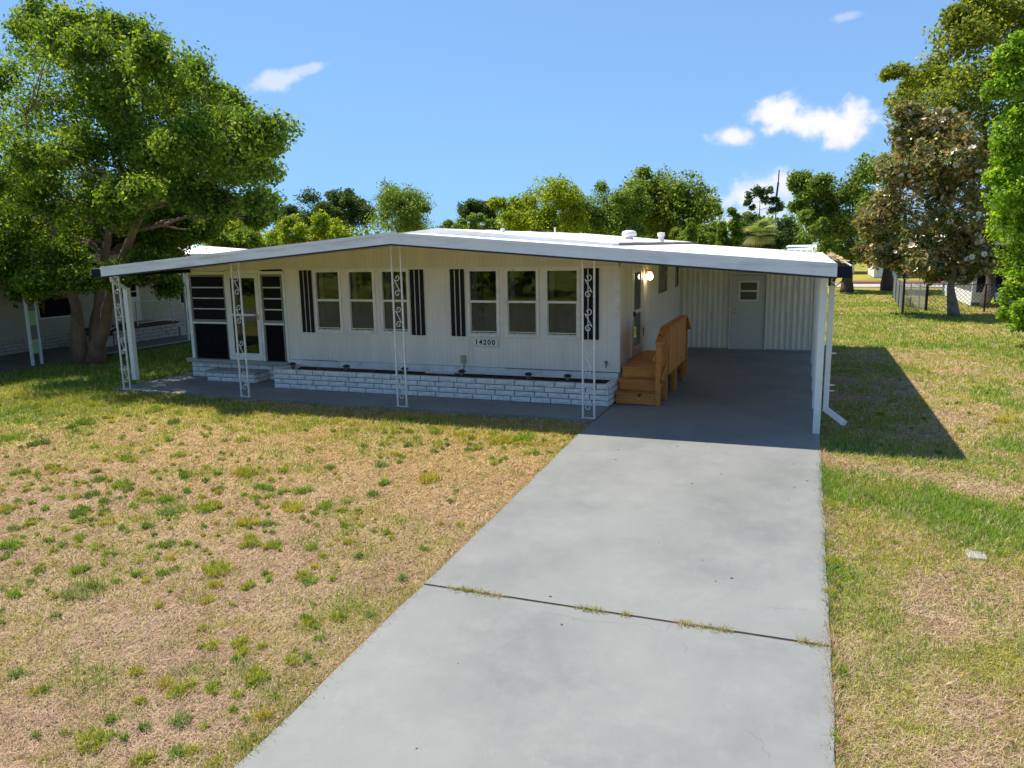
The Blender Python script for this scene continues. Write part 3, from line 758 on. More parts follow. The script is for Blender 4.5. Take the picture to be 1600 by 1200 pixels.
for s_, xe in ((-1, EL), (1, ER)):
    z = roof_z(xe)
    g = MB(); x0, x1 = (xe-.26, xe-.005) if s_ < 0 else (xe+.005, xe+.20)
    zt = z-.035
    prof = [(x0, zt), (x0, zt-.17), (x1, zt-.17), (x1, zt), (x1-.01, zt), (x1-.01, zt-.158), (x0+.01, zt-.158), (x0+.01, zt)]
    g.prism(prof, 'y', FY-.02, 12.0); g.box(x0+.01, x1-.01, FY-.02, FY-.008, zt-.158, zt)
    g.build('gutter', M['gutter'], roof)
    MB().box(x0-.004 if s_ < 0 else x1-.02, x0+.02 if s_ < 0 else x1+.004, FY-.01, 12.0, zt+.001, zt+.014).build('gutter_lip', M['white_metal'], roof)
# the raised roof of the house itself
MX0, MX1, MY0, MY1 = -11.5, -3.72, 1.35, 13.2
def mz(x): return 3.475-.098*abs(x+7.45)
mr_ = MB().prism([(MX0, mz(MX0)), (-7.45, mz(-7.45)), (MX1, mz(MX1)), (MX1, mz(MX1)-.12), (-7.45, mz(-7.45)-.12), (MX0, mz(MX0)-.12)], 'y', MY0, MY1)
main_roof = mr_.build('main_roof', M['roof'], house)
MB().prism([(MX1+.004, 2.5), (MX1+.03, 2.5)], 'y', 0, 1) if 0 else None
MB().box(MX1+.002, MX1+.02, MY0+.5, MY1, mz(MX1)-.10, mz(MX1)+.012).build('edge_flashing', M['roof_edge'], main_roof)
for yy in (4.2, 7.1, 10.0):
    MB().prism([(MX0, mz(MX0)+.001), (-7.45, mz(-7.45)+.001), (MX1, mz(MX1)+.001), (MX1, mz(MX1)+.016), (-7.45, mz(-7.45)+.016), (MX0, mz(MX0)+.016)], 'y', yy, yy+.10).build('roof_seam', M['roof'], main_roof)
vx, vy = -4.85, 8.0
MB().lathe((vx, vy, mz(vx)-.02), [(.11, 0), (.11, .09), (.18, .10), (.21, .16), (.18, .23), (.09, .255), (.01, .26)], 16).build('roof_vent', M['trim'], main_roof, smooth=True)
vx, vy = -3.98, 8.0
MB().lathe((vx, vy, mz(vx)-.02), [(.10, 0), (.075, .05), (.075, .16), (.10, .165), (.10, .26), (.02, .27)], 12).build('vent_pipe', M['trim'], main_roof)
vx, vy = -8.3, 12.2
MB().tube([(vx, vy, mz(vx)-.02), (vx, vy, mz(vx)+.30)], .03, 8).build('vent_pipe', M['trim'], main_roof)
MB().lathe((-6.6, 3.0, mz(-6.6)-.02), [(.05, 0), (.05, .1), (.01, .11)], 8).build('vent_pipe', M['trim'], main_roof)

# ornamental porch posts: two bars and wrought scrolls between them
def scroll(c, h, w, flip):
    """one S-shaped wrought-iron scroll of height h and width w centred on c (in the XZ plane)"""
    pts = []
    for k in range(15):                                  # upper curl
        t = k/14; a = math.radians(-150+ 400*(1-t)); r = w*.46*(.22+.78*t)
        pts.append((r*math.cos(a)*.9, h*.27+r*math.sin(a)*.85))
    low = [(-x, -z) for x, z in pts]
    path = pts+low[::-1]
    s_ = -1 if flip else 1
    return [(c[0]+s_*x, c[1], c[2]+z) for x, z in path]
def porch_post(xc, half, splay):
    top = roof_z(xc)-TH-.02
    p = MB().box(xc-half-.028, xc+half+.028, -.03, .03, .012, .02).build('porch_post', M['iron'], house)
    for s_ in (-1, 1):
        MB().box(xc+s_*half-.015, xc+s_*half+.015, -.015, .015, .02, roof_z(xc+s_*half)-TH-.02).build('bar', M['iron'], p)
    MB().box(xc-half+.016, xc+half-.016, -.011, .011, top-.08, top-.06).build('cross_bar', M['iron'], p)
    w = 2*half-.03
    for zc in (.36, 1.02, 1.78, 2.38):
        sc = MB().tube(scroll((xc, 0, zc), .56, w*1.02, False), .0085, 5)
        sc.build('scroll', M['iron'], p)
porch_post(-14.77, .095, 0); porch_post(-11.43, .10, 0); porch_post(-7.62, .097, 0); porch_post(-3.835, .105, 0)
# small hooks under the fascia
for hx in (-12.0, -9.0, -6.2, -2.9):
    MB().tube([(hx, FY+.25, roof_z(hx)-TH-.02), (hx, FY+.25, roof_z(hx)-TH-.09), (hx+.03, FY+.25, roof_z(hx)-TH-.11)], .008, 5).build('plant_hook', M['near_black'], house)
# downspouts
ds = MB().box(-14.97, -14.85, .34, .46, .16, 2.30).build('downspout', M['white_metal'], house, bevel=.01)
MB().tube([(-14.62, -.25, roof_z(EL)-.20), (-14.64, -.22, roof_z(EL)-.30), (-14.82, .2, 2.36), (-14.91, .40, 2.27)], .042, 8).build('elbow', M['white_metal'], ds)
dn = MB().box(.075, .16, .42, .50, .30, 2.60).build('downspout', M['white_metal'], house, bevel=.008)
MB().bar((.115, .46, .32), (.40, .10, .17), .085, .085).build('elbow', M['white_metal'], dn)
for z in (.62, .72, 1.25):
    MB().box(.155, .235, .44, .47, z, z+.018).build('bracket', M['white_metal'], dn)
MB().box(.05, .09, .30, .36, 2.36, 2.58).tube([(.09, .33, 2.56), (.15, .3, 2.50), (.13, .28, 2.44)], .022, 6).build('wall_bracket', M['black_plastic'], house)
MB().tube([(.07, .33, 2.42), (.16, .32, 2.36), (.26, .34, 2.44), (.30, .36, 2.54)], .01, 5).build('cable', M['black_plastic'], house)
# outlet and spigot on the front wall
MB().box(-7.20, -7.09, WY-.05, WY-.001, .62, .78).build('outlet_box', M['outlet'], house, bevel=.006)
MB().tube([(-7.13, WY-.04, .62), (-7.13, WY-.05, .50), (-7.17, WY-.06, .45)], .009, 6).build('cord', M['black_plastic'], house)
MB().tube([(-3.97, WY-.02, .70), (-3.97, WY-.10, .70), (-3.97, WY-.12, .64)], .016, 7).tube([(-4.0, WY-.09, .755), (-3.94, WY-.09, .755)], .025, 7).tube([(-3.97, WY-.09, .70), (-3.97, WY-.09, .755)], .012, 6).build('spigot', M['grey_frame'], house)

# ------------------------------------------------------------------ house number
sign = MB().box(-6.91, -6.33, WY-.058, WY-.0165, 1.005, 1.165).build('number_sign', M['sign'], None, bevel=.004, loc=(-6.62, WY-.04, 1.085))
tag(sign, 'white board with black house number under the fourth front window', 'sign')
for k, ch in enumerate('14200'):
    cu = bpy.data.curves.new('digit', 'FONT'); cu.body = ch; cu.size = .150; cu.extrude = .003; cu.offset = .0040
    cu.align_x = 'CENTER'; cu.materials.append(M['sign_text'])
    tmp = bpy.data.objects.new('digit_outline', cu); dm = bpy.data.meshes.new_from_object(tmp); bpy.data.objects.remove(tmp)
    if not dm.materials: dm.materials.append(M['sign_text'])
    o = bpy.data.objects.new('digit', dm); link(o, sign, (-6.62+(k-2)*.098, WY-.061, 1.034)); o.rotation_euler = (math.pi/2, 0, 0)

# ------------------------------------------------------------------ lit wall lamp by the side door
def emissive(name, col, strength):
    m, nt, b = new_mat(name); b.inputs['Base Color'].default_value = (*col, 1)
    b.inputs['Emission Color'].default_value = (*col, 1); b.inputs['Emission Strength'].default_value = strength
    return m
lamp = empty('wall_lamp', (XR, 4.62, 2.45)); tag(lamp, 'small lit globe lamp on the wall beside the carport door', 'lamp')
MB().lathe((XR+.11, 4.62, 2.44), [(.03, .0), (.075, .01), (.08, .035), (.02, .05)], 14).box(XR+.002, XR+.03, 4.56, 4.68, 2.40, 2.52).tube([(XR+.02, 4.62, 2.47), (XR+.11, 4.62, 2.485)], .014, 6).build('mount', M['brass'], lamp)
glob = MB().lathe((XR+.11, 4.62, 2.345), [(.005, -.075)]+[(.075*math.sin(a), -.075*math.cos(a)) for a in np.linspace(.3, 2.6, 10)]+[(.04, .095)], 18)
glob.build('globe', emissive('warm_lit_globe', (1, .80, .50), 6.5), lamp, smooth=True)

# ------------------------------------------------------------------ brick planter along the front
PY, PL, PR, PH = 1.04, -11.47, -3.71, .452
plant = empty('brick_planter', (-7.6, 1.2, 0)); tag(plant, 'long low planter of white painted brick below the front windows', 'planter')
brick_wall(plant, (PL, PY, 0), PR-PL, .013, 4, .11, .42, depth=.10, seed=3)
brick_wall(plant, (PR, PY+.10, 0), WY-.06-PY-.10, .013, 4, .11, .40, rotz=math.pi/2, depth=.10, seed=4)
brick_wall(plant, (PL+.0, WY-.06, 0), WY-.06-PY-.11, .013, 4, .11, .40, rotz=-math.pi/2, depth=.10, seed=6)
MB().box(PL+.03, PR-.03, PY+.028, PY+.085, .012, .437).box(PR-.085, PR-.02, PY+.09, WY-.07, .012, .437).box(PL+.02, PL+.085, PY+.12, WY-.07, .012, .437).build('mortar_core', M['mortar'], plant)
sm = MB(); nxs, nys = 60, 6; rnd = random.Random(8)
for i in range(nxs+1):
    for j in range(nys+1):
        sm.v.append((PL+.09+(PR-PL-.18)*i/nxs, PY+.09+(WY-.10-PY)*j/nys, .335+rnd.uniform(-.02, .03)))
for i in range(nxs):
    for j in range(nys):
        a = i*(nys+1)+j; sm.f.append((a, a+nys+1, a+nys+2, a+1))
sm.build('soil', M['soil'], plant)
MB().box(-8.05, -7.35, WY-.09, WY-.02, .36, .41).build('loose_block', M['brick'], plant, bevel=.008)

SOLAR = [(-11.1, 'leftmost, at the planter corner beside the entry step'), (-9.68, 'below the gap between the first and second windows'),
         (-8.23, 'behind the tall middle porch post'), (-6.89, 'under the tan outlet box and house number'),
         (-5.42, 'below the fifth front window'), (-4.6, 'rightmost, left of the right-hand porch post')]
for x, lab in SOLAR:
    t = empty('solar_light', (x, 1.26, .34)); tag(t, 'black solar stake light '+lab, 'light', 'solar lights in the planter')
    c = (x, 1.26, 0)
    MB().lathe(c, [(.012, .30), (.012, .44), (.03, .45), (.03, .462)], 8).build('stake', M['black_plastic'], t)
    MB().lathe(c, [(.032, .463), (.052, .535)], 10).build('lens', M['lamp_lens'], t)
    for k in range(4):
        a = k*math.pi/2+.5; MB().bar((x+.034*math.cos(a), 1.26+.034*math.sin(a), .462), (x+.057*math.cos(a), 1.26+.057*math.sin(a), .538), .008, .008).build('rib', M['black_plastic'], t)
    MB().lathe(c, [(.085, .537), (.088, .548), (.05, .575), (.02, .585)], 12).build('cap', M['black_plastic'], t)

# ------------------------------------------------------------------ new wooden steps to the carport door
st = empty('wooden_steps', (-3.2, 2.6, 0)); tag(st, 'new orange pine steps and landing with plank railing at the carport door', 'steps')
SX0, SX1 = -3.69, -2.90
RISE, LZ = .215, .66
def wood(name, x0, x1, y0, y1, z0, z1, parent=st): return MB().box(x0, x1, y0, y1, z0, z1).build(name, M['wood'], parent, bevel=.005)
for k in range(3):
    yf, zt = 1.42+k*.28, LZ-(2-k)*RISE
    wood('riser', SX0+.03, SX1-.006, yf, yf+.035, zt-RISE+(.006 if k else .004), zt-.041)
    if k < 2:
        wood('tread', SX0, SX1-.005, yf-.025, yf+.135, zt-.04, zt); wood('tread', SX0, SX1-.005, yf+.141, yf+.279, zt-.04, zt)
yy = 1.955; k = 0
while yy < 4.45:
    wood('deck_board', SX0+.02, SX1-.005, yy, min(yy+.137, 4.50), LZ-.04+.001*(k % 3), LZ+.001*(k % 3)); yy += .142; k += 1
wood('rim_joist', SX1-.004, SX1+.034, 1.99, 4.5, LZ-.19, LZ-.002)
wood('rim_joist', SX0+.02, SX1-.006, 4.505, 4.54, LZ-.19, LZ-.002)
for k in range(3):                                             # flight on the far side
    yf, zt = 4.56+k*.28, LZ-(k+1)*RISE
    if zt > .1: wood('tread', SX0, SX1-.005, yf, yf+.279, zt-.04, zt); wood('riser', SX0+.03, SX1-.006, yf-.01+.28, yf+.02+.28, max(zt-RISE, 0.004), zt-.041)
for y0, zt in ((1.435, 1.20), (2.02, 1.44), (3.18, 1.44), (4.38, 1.44), (5.02, 1.11)):
    wood('post', SX1+.0345 if y0 > 1.9 and y0 < 4.5 else SX1, SX1+.123 if y0 > 1.9 and y0 < 4.5 else SX1+.088, y0, y0+.088, .003, zt)
for y0 in (2.5, 3.7):
    wood('short_leg', SX1-.09, SX1-.005, y0, y0+.088, .003, LZ-.042)
rx0, rx1 = SX1-.01, SX1+.16
def rail(p0, p1, w=.14, d=.036, name='handrail'):
    MB().bar(p0, p1, w, d).build(name, M['wood'], st, bevel=.004)
def slope_board(y0, z0, y1, z1, h, x0, x1, name):
    MB().prism([(y0, z0), (y1, z1), (y1, z1+h), (y0, z0+h)], 'x', x0, x1).build(name, M['wood'], st, bevel=.004)
slope_board(1.40, 1.20, 2.03, 1.445, .038, rx0, rx1, 'handrail')
MB().box(rx0, rx1, 2.03, 4.47, 1.447, 1.485).build('handrail', M['wood'], st, bevel=.004)
slope_board(4.47, 1.445, 5.12, 1.10, .038, rx0, rx1, 'handrail')
slope_board(4.47, .78, 5.12, .46, .09, SX1+.0, SX1+.033, 'low_rail')
slope_board(1.40, .40, 2.0, .64, .10, SX1+.089, SX1+.122, 'stringer')
slope_board(1.40, .86, 2.02, 1.12, .09, SX1-.04, SX1-.006, 'low_rail')
wood('upper_rail', SX1+.0, SX1+.033, 2.11, 4.37, 1.35, 1.44); wood('upper_rail', SX1+.0, SX1+.033, 2.11, 4.37, .74, .83)
yy = 2.12
while yy < 4.36:                                                # the planks of the railing
    wood('baluster', SX1+.124, SX1+.148, yy, yy+.098, LZ-.15, 1.446); yy += .112
for yb_ in (1.58, 1.72, 1.86):
    wood('baluster', SX1+.03, SX1+.06, yb_, yb_+.06, .30, 1.24+(yb_-1.45)*.39)
MB().box(SX1-.32, SX1-.1, 2.25, 2.6, .004, .30).build('foundation_block', M['trim'], st)

# ------------------------------------------------------------------ neighbouring house on the left
nb = empty('neighbour_house', (-26, 4, 0)); tag(nb, 'tan sided neighbouring house with white roof behind the spreading tree', 'house')
NX = -23.5
yz_sheet(NX, .1, -6, 13.2, .46, 3.0, [(4.80, 5.98, 1.07, 1.72), (8.0, 8.9, .62, 2.65), (10.9, 12.1, 1.1, 2.2)]).build('wall', M['nb_wall'], nb)
MB().box(-31, NX-.1, 13.1, 13.2, 0, 3.0).build('end_wall', M['nb_wall'], nb)
MB().box(NX-.1, NX-.02, -6, 13.2, 0, .455).build('brick_core', M['mortar'], nb)
brick_wall(nb, (NX, 2.2, 0), 11.0, .035, 4, .105, .42, rotz=math.pi/2, depth=.06, mat='nb_brick', seed=21)
for a, b_, c, d in ((4.80, 5.98, 1.07, 1.72), (10.9, 12.1, 1.1, 2.2)):
    f = MB().box(NX-.03, NX+.02, a-.05, a, c-.05, d+.05).box(NX-.03, NX+.02, b_, b_+.05, c-.05, d+.05).box(NX-.03, NX+.02, a, b_, c-.05, c).box(NX-.03, NX+.02, a, b_, d, d+.05)
    w = f.build('window', M['trim'], nb)
    MB().box(NX-.06, NX-.05, a, b_, c, d).build('pane', M['screen'], w)
dn_ = MB().box(NX-.05, NX+.01, 8.0, 8.9, .62, 1.5).box(NX-.05, NX+.01, 8.0, 8.12, 1.5, 2.65).box(NX-.05, NX+.01, 8.78, 8.9, 1.5, 2.65).box(NX-.05, NX+.01, 8.12, 8.78, 1.68, 1.72).box(NX-.05, NX+.01, 8.12, 8.78, 2.55, 2.65).build('door', M['trim'], nb)
MB().box(NX-.03, NX-.02, 8.12, 8.78, 1.5, 2.55).build('pane', M['screen'], dn_)
r_ = MB().prism([(-20.2, 2.93), (-20.2, 3.02), (-25.5, 3.42), (-31.5, 2.98), (-31.5, 2.9), (-25.5, 3.32)], 'y', -8, 13.6)
nroof = r_.build('roof', M['roof'], nb)
MB().box(-20.19, -20.12, -8, 13.6, 2.82, 3.03).build('fascia', M['trim'], nroof)
porch = MB().box(NX+.001, -22.05, 6.3, 9.1, .03, .52).build('porch_base', M['mortar'], nb)
MB().box(NX+.001, -21.98, 6.2, 9.2, .521, .58).build('porch_deck', M['bark_dark'], porch)
brick_wall(porch, (-22.0, 6.25, 0), 2.9, .035, 4, .12, .42, rotz=math.pi/2, depth=.045, mat='nb_brick', seed=31)
for a_, b_, z_ in ((9.21, 9.5, .36), (9.501, 9.8, .19), (5.9, 6.19, .36), (5.6, 5.899, .19)): MB().box(NX+.001, -22.0, a_, b_, .03, z_).build('porch_step', M['nb_brick'], porch)
railing = MB().tube([(-22.02, 7.3, 1.42), (-22.02, 8.9, 1.42)], .02, 6).build('railing', M['iron'], porch)
for q0, q1 in (((7.3, .68), (8.9, .68)), ((8.9, 1.45), (9.85, .98)), ((8.9, .7), (9.85, .26)), ((5.45, .98), (6.4, 1.42)), ((5.45, .26), (6.4, .68))):
    MB().tube([(-22.02, *q0), (-22.02, *q1)], .016, 6).build('rail', M['iron'], porch)
for yy, zb, zt in ((8.9, .55, 1.5), (9.85, .04, 1.0), (7.3, .55, 1.45), (6.4, .55, 1.45), (5.45, .04, 1.0)):
    MB().tube([(-22.02, yy, zb), (-22.02, yy, zt)], .024, 6).build('rail_post', M['iron'], porch)
for k in range(12): MB().tube([(-22.02, 7.43+k*.123, .68), (-22.02, 7.43+k*.123, 1.42)], .009, 4).build('picket', M['iron'], railing)
for k in range(7):
    t = (k+.5)/7
    MB().tube([(-22.02, 8.9+.95*t, .7-.44*t), (-22.02, 8.9+.95*t, 1.45-.47*t)], .009, 4).build('picket', M['iron'], railing)
    MB().tube([(-22.02, 5.45+.95*t, .26+.42*t), (-22.02, 5.45+.95*t, .98+.44*t)], .009, 4).build('picket', M['iron'], railing)
for yc in (2.1, 8.02):
    p = MB().box(-20.55, -20.48, yc-.02, yc+.04, .031, 2.82).box(-20.55, -20.48, yc+.26, yc+.31, .031, 2.82).build('patio_post', M['white_metal'], nb)
    for k in range(6):
        MB().box(-20.53, -20.50, yc+.041, yc+.259, .35+k*.4, .35+k*.4+.40).build('panel', M['green_panel' if k % 2 == 0 else 'grey_panel'], p)

# ------------------------------------------------------------------ white screened building behind the right-hand trees
rb = empty('screened_porch_house', (9, 30, 0)); tag(rb, 'white clapboard house with dark screened porch behind the flowering tree', 'house')
BX, BY = 6.9, 27.7
MB().box(BX, 13.5, BY, BY+.1, .16, .62).box(BX, BX+.1, BY+.101, 36, .0, .62).build('knee_wall', M['nb_white'], rb)
MB().box(BX+.02, 13.4, BY+.02, BY+.08, 0, .16).build('base', M['bark_dark'], rb)
MB().box(BX, BX+.16, BY, BY+.1, .621, 2.75).box(8.85, 9.0, BY, BY+.1, .621, 2.75).box(11, 11.12, BY, BY+.1, .621, 2.75).build('post', M['trim'], rb)
for a, b_ in ((BX+.161, 8.849), (9.001, 10.999)):
    MB().box(a, b_, BY+.04, BY+.06, .621, 2.75).build('screen', M['screen'], rb)
for k in range(4):
    y0 = BY+.12+k*2.05
    MB().box(BX+.02, BX+.08, y0, y0+1.95, .621, 1.3).build('side_panel', M['grey_frame'], rb)
    MB().box(BX+.02, BX+.08, y0, y0+1.95, 1.301, 2.75).build('side_panel', M['nb_white'], rb)
MB().prism([(BX-.4, 2.75), (BX-.4, 2.9), (10.2, 3.5), (14, 2.9), (14, 2.75)], 'y', BY-.4, 37).build('roof', M['trim'], rb)

# ------------------------------------------------------------------ houses far behind
def far_house(x0, x1, y, zw, zr, label, mat, nwin, lo=.0):
    h = empty('far_house', ((x0+x1)/2, y, 0)); tag(h, label, 'house')
    MB().box(x0, x1, y, y+7, lo, zw).build('wall', M[mat], h)
    MB().prism([(y-.6, zw), (y-.6, zw+.12), (y+3.5, zr), (y+7.6, zw+.12), (y+7.6, zw)], 'x', x0-.5, x1+.5).build('roof', M['roof'], h)
    for k in range(nwin):
        wx = x0+(x1-x0)*(k+.5)/nwin
        w = MB().box(wx-.65, wx+.65, y-.05, y-.002, 1.0, 2.1).build('window', M['trim'], h)
        MB().box(wx-.57, wx+.57, y-.06, y-.051, 1.08, 2.02).build('pane', M['screen'], w)
far_house(-3.4, 3.9, 66, 2.2, 2.72, 'far house whose pale roof shows just past the carport eave', 'nb_white', 4)
far_house(5.0, 16.0, 58, 2.5, 3.4, 'far white house with windows beyond the street and fence', 'nb_white', 6)

# ------------------------------------------------------------------ chain-link fence
def chain_link(parent, p0, p1, h, pitch=.13, r=.006):
    p0, p1 = np.array(p0), np.array(p1); L = np.linalg.norm(p1-p0); u = (p1-p0)/L
    mb = MB(); n = int((L+h)/pitch)
    for sgn in (0, 1):
        for k in range(n):
            s = k*pitch; a, b_ = max(0, s-h), min(L, s)
            za, zb = s-a, s-b_
            if sgn: za, zb = h-za, h-zb
            A = p0+u*a; B = p0+u*b_
            if b_-a < .02: continue
            mb.bar((A[0], A[1], .05+za), (B[0], B[1], .05+zb), r*2, r*2)
    o = mb.build('wire_mesh', M['wire'], parent); o['kind'] = 'stuff'
fence = empty('chain_link_fence', (4.0, 25, 0)); tag(fence, 'low chain-link fence with black posts beside the flowering tree', 'fence')
def fpost(x, y, h, r, m='black_metal'): MB().tube([(x, y, -.05), (x, y, h)], r, 8).build('post', M[m], fence)
fpost(3.65, 23.7, 1.42, .045); fpost(4.68, 24.8, 1.15, .06)
for y in (26.9, 30, 33.1): fpost(3.65+(y-23.7)*.052, y, 1.2, .03)
for x in (6.9, 9.2, 11.5): fpost(x, 24.8, 1.15, .035)
for x, y in ((4.30, 27.0), (4.55, 26.0)): fpost(x, y, 1.15, .03, 'wire')
chain_link(fence, (3.66, 23.75), (4.14, 33.1), 1.12)
chain_link(fence, (4.12, 27.7), (4.68, 24.85), 1.08)
MB().tube([(4.68, 24.8, 1.13), (11.5, 24.8, 1.13)], .02, 6).build('top_rail', M['black_metal'], fence)
MB().tube([(3.66, 23.75, 1.18), (3.85, 27.6, .95), (4.14, 33.1, 1.18)], .014, 6).build('top_rail', M['wire'], fence)
MB().tube([(4.12, 27.7, 1.13), (4.68, 24.85, 1.0)], .014, 6).build('top_rail', M['wire'], fence)
chain_link(fence, (4.7, 24.8), (9.2, 24.8), 1.08, .16)

# ------------------------------------------------------------------ utility cover in the right lawn, antenna mast
uc = MB().box(1.40, 1.58, -4.52, -4.30, float(ground_z(-4.4))-.10, float(ground_z(-4.4))-.012).build('valve_cover', M['ledge'], None, bevel=.012, loc=(1.49, -4.41, float(ground_z(-4.4))))
tag(uc, 'small pale concrete valve cover sunk in the grass right of the driveway', 'valve cover')
ant = empty('antenna_mast', tuple(at(1210, 386, 72)*np.array([1, 1, 0]))); tag(ant, 'thin tall antenna mast rising above the far trees', 'antenna')
a0 = WORLD_LOC[ant.name]; ztop = at(1211, 266, 72)[2]
MB().tube([(a0.x, a0.y, 0), (a0.x, a0.y, ztop-2.6)], .07, 6).build('mast', M['grey_frame'], ant)
MB().tube([(a0.x, a0.y, ztop-2.6), (a0.x+.12, a0.y, ztop-1.2)], .10, 6).tube([(a0.x+.12, a0.y, ztop-1.2), (a0.x+.16, a0.y, ztop)], .06, 6).build('aerial', M['black_metal'], ant)

# ------------------------------------------------------------------ trees
RNG = np.random.default_rng(12)
def unit(n):
    v = RNG.normal(size=(n, 3)); return v/np.linalg.norm(v, axis=1)[:, None]

PAL = {
    'oak': [(.095, .175, .022), (.150, .245, .028), (.060, .120, .018), (.215, .295, .036)],
    'oak_light': [(.14, .215, .028), (.20, .275, .04), (.085, .145, .022), (.25, .31, .06)],
    'dark': [(.050, .098, .032), (.072, .128, .040), (.034, .070, .026), (.095, .15, .045)],
    'yellow': [(.21, .29, .020), (.28, .36, .028), (.13, .20, .018), (.34, .39, .045)],
    'bright': [(.18, .33, .022), (.26, .42, .034), (.11, .23, .018), (.34, .46, .07)],
    'soft': [(.14, .225, .046), (.19, .275, .06), (.085, .155, .036), (.225, .31, .075)],
    'magnolia': [(.075, .125, .026), (.15, .19, .038), (.23, .155, .07), (.24, .27, .065), (.42, .29, .14), (.28, .23, .09)],
    'olive': [(.175, .225, .028), (.245, .29, .040), (.11, .155, .022), (.30, .33, .05)],
}
def leaf_cloud(centers, radii, per, size, pal, flat=.75, aspect=.55, shell=.42, up=.35):
    centers = np.asarray(centers, float); radii = np.asarray(radii, float)
    idx = np.repeat(np.arange(len(centers)), per); n = len(idx)
    d = unit(n); rad = radii[idx]*RNG.random(n)**shell
    pos = centers[idx] + d*rad[:, None]*np.array([1, 1, flat])
    nrm = d*.55 + unit(n)*.8 + np.array([0, 0, up]); nrm /= np.linalg.norm(nrm, axis=1)[:, None]
    t = np.cross(nrm, unit(n)); t /= np.linalg.norm(t, axis=1)[:, None]; b_ = np.cross(nrm, t)
    s = size*RNG.uniform(.45, 1.5, n)[:, None]
    v = np.stack([pos-t*s*.5, pos+b_*s*aspect*.5, pos+t*s*.5, pos-b_*s*aspect*.5], 1).reshape(-1, 3)
    P = np.array(PAL[pal]); tone = RNG.random(len(centers))
    w = np.clip(tone[idx]*.75+RNG.random(n)*.5-.12, 0, .999)
    pick = (w*len(P)).astype(int)
    c = P[pick]*RNG.uniform(.75, 1.25, n)[:, None]
    return v, np.repeat(c, 4, axis=0)

def clumps_in(lobes, per_m3=None, n_each=None, rs=(.3, .55), bias=.55):
    cs, rr_ = [], []
    for (c, r) in lobes:
        n = n_each if n_each else max(6, int(per_m3*4.19*r[0]*r[1]*r[2]))
        d = unit(n); q = RNG.random(n)**bias
        cs.append(np.array(c)+d*q[:, None]*np.array(r)*.92); rr_.append(RNG.uniform(rs[0], rs[1], n)*min(1.3, max(.7, np.mean(r))))
    return np.concatenate(cs), np.concatenate(rr_)

def curve_pts(p0, p1, sag=.15, n=6, wob=.06):
    p0, p1 = np.array(p0, float), np.array(p1, float); L = np.linalg.norm(p1-p0); out = []
    for k in range(n+1):
        t = k/n; p = p0*(1-t)+p1*t; p[2] += sag*L*math.sin(math.pi*t)*.6
        if 0 < k < n: p += RNG.normal(size=3)*wob*L*.35
        out.append(p)
    return out

def tree(name, label, base, lobes, pal, leaf, per, trunk_r, n_each, rs=(.32, .58), bark='bark', trunks=None, group=None,
         flat=.75, leafmat='leaf', shell=.42, twigs=.35, bias=.55, fork=.45, aspect=.55, limbs=True, gaps=0., gap_above=0.):
    t = empty(name, base); tag(t, label, 'tree', group)
    cs, cr = clumps_in(lobes, n_each=n_each, rs=rs, bias=bias)
    if gaps:                                              # open pockets through the crown
        q = fbm((cs[:, 0]+.35*cs[:, 1])*.85+31, cs[:, 2]*.95+7, 5, 2); hollow = (q < gaps) & (RNG.random(len(cs)) < .93) & (cs[:, 2] > gap_above)
        lo = fbm(cs[:, 0]*1.9, (cs[:, 2]+.4*cs[:, 1])*1.9, 15, 2); hollow |= (lo < gaps*.75) & (cs[:, 2] > gap_above)
    else: hollow = np.zeros(len(cs), bool)
    v, c = leaf_cloud(cs[~hollow], cr[~hollow], per, leaf, pal, flat, shell=shell, aspect=aspect)
    np_mesh('crown', v, len(v)//4, 4, M[leafmat], c, t, tuple(base))
    mb = MB(); tops = []
    if trunks is None:
        allc = np.array([l[0] for l in lobes]); cen = allc.mean(0)
        trunks = [[base, (base[0]*.8+cen[0]*.2, base[1]*.8+cen[1]*.2, base[2]+(cen[2]-base[2])*fork), (base[0]*.4+cen[0]*.6, base[1]*.4+cen[1]*.6, cen[2])]]
    for path in trunks:
        m = len(path); rad = [trunk_r*(1.3 if k == 0 else .12+.88*(1-k/(m-1))**1.25) for k in range(m)]
        # resample smoothly
        P = np.array(path, float); ts = np.linspace(0, m-1, (m-1)*4+1); Q = []; R_ = []
        for tt in ts:
            i = min(int(tt), m-2); f_ = tt-i
            Q.append(P[i]*(1-f_)+P[i+1]*f_+(RNG.normal(size=3)*trunk_r*.10 if 0 < tt < m-1 else 0)); R_.append(rad[i]*(1-f_)+rad[i+1]*f_)
        mb.tube(Q, R_, 9); tops += [(q, r) for q, r in zip(Q[len(Q)//3:], R_[len(R_)//3:])]
    if limbs:
        TP = np.array([q for q, r in tops]); TR = [r for q, r in tops]
        ofs = 0
        for (lc, lr) in lobes:
            lc = np.array(lc); dist = np.linalg.norm(TP-lc, axis=1)+np.maximum(0, TP[:, 2]-lc[2])*1.5
            i = int(dist.argmin()); r0 = min(TR[i]*.5, .045+.018*np.linalg.norm(TP[i]-lc))*min(1, trunk_r/.2)
            pts = curve_pts(TP[i], lc, .1, 5)
            mb.tube(pts, list(np.linspace(r0, r0*.35, len(pts))), 6)
            sel = [k for k in range(ofs, ofs+n_each) if RNG.random() < twigs and not hollow[k]]
            for k in sel:
                j = RNG.integers(2, len(pts)); q = curve_pts(pts[j], cs[k], .05, 3)
                mb.tube(q, list(np.linspace(r0*.3, r0*.10, len(q))), 4)
            ofs += n_each
    mb.build('trunk', M[bark], t, smooth=True, loc=tuple(base))
    return t

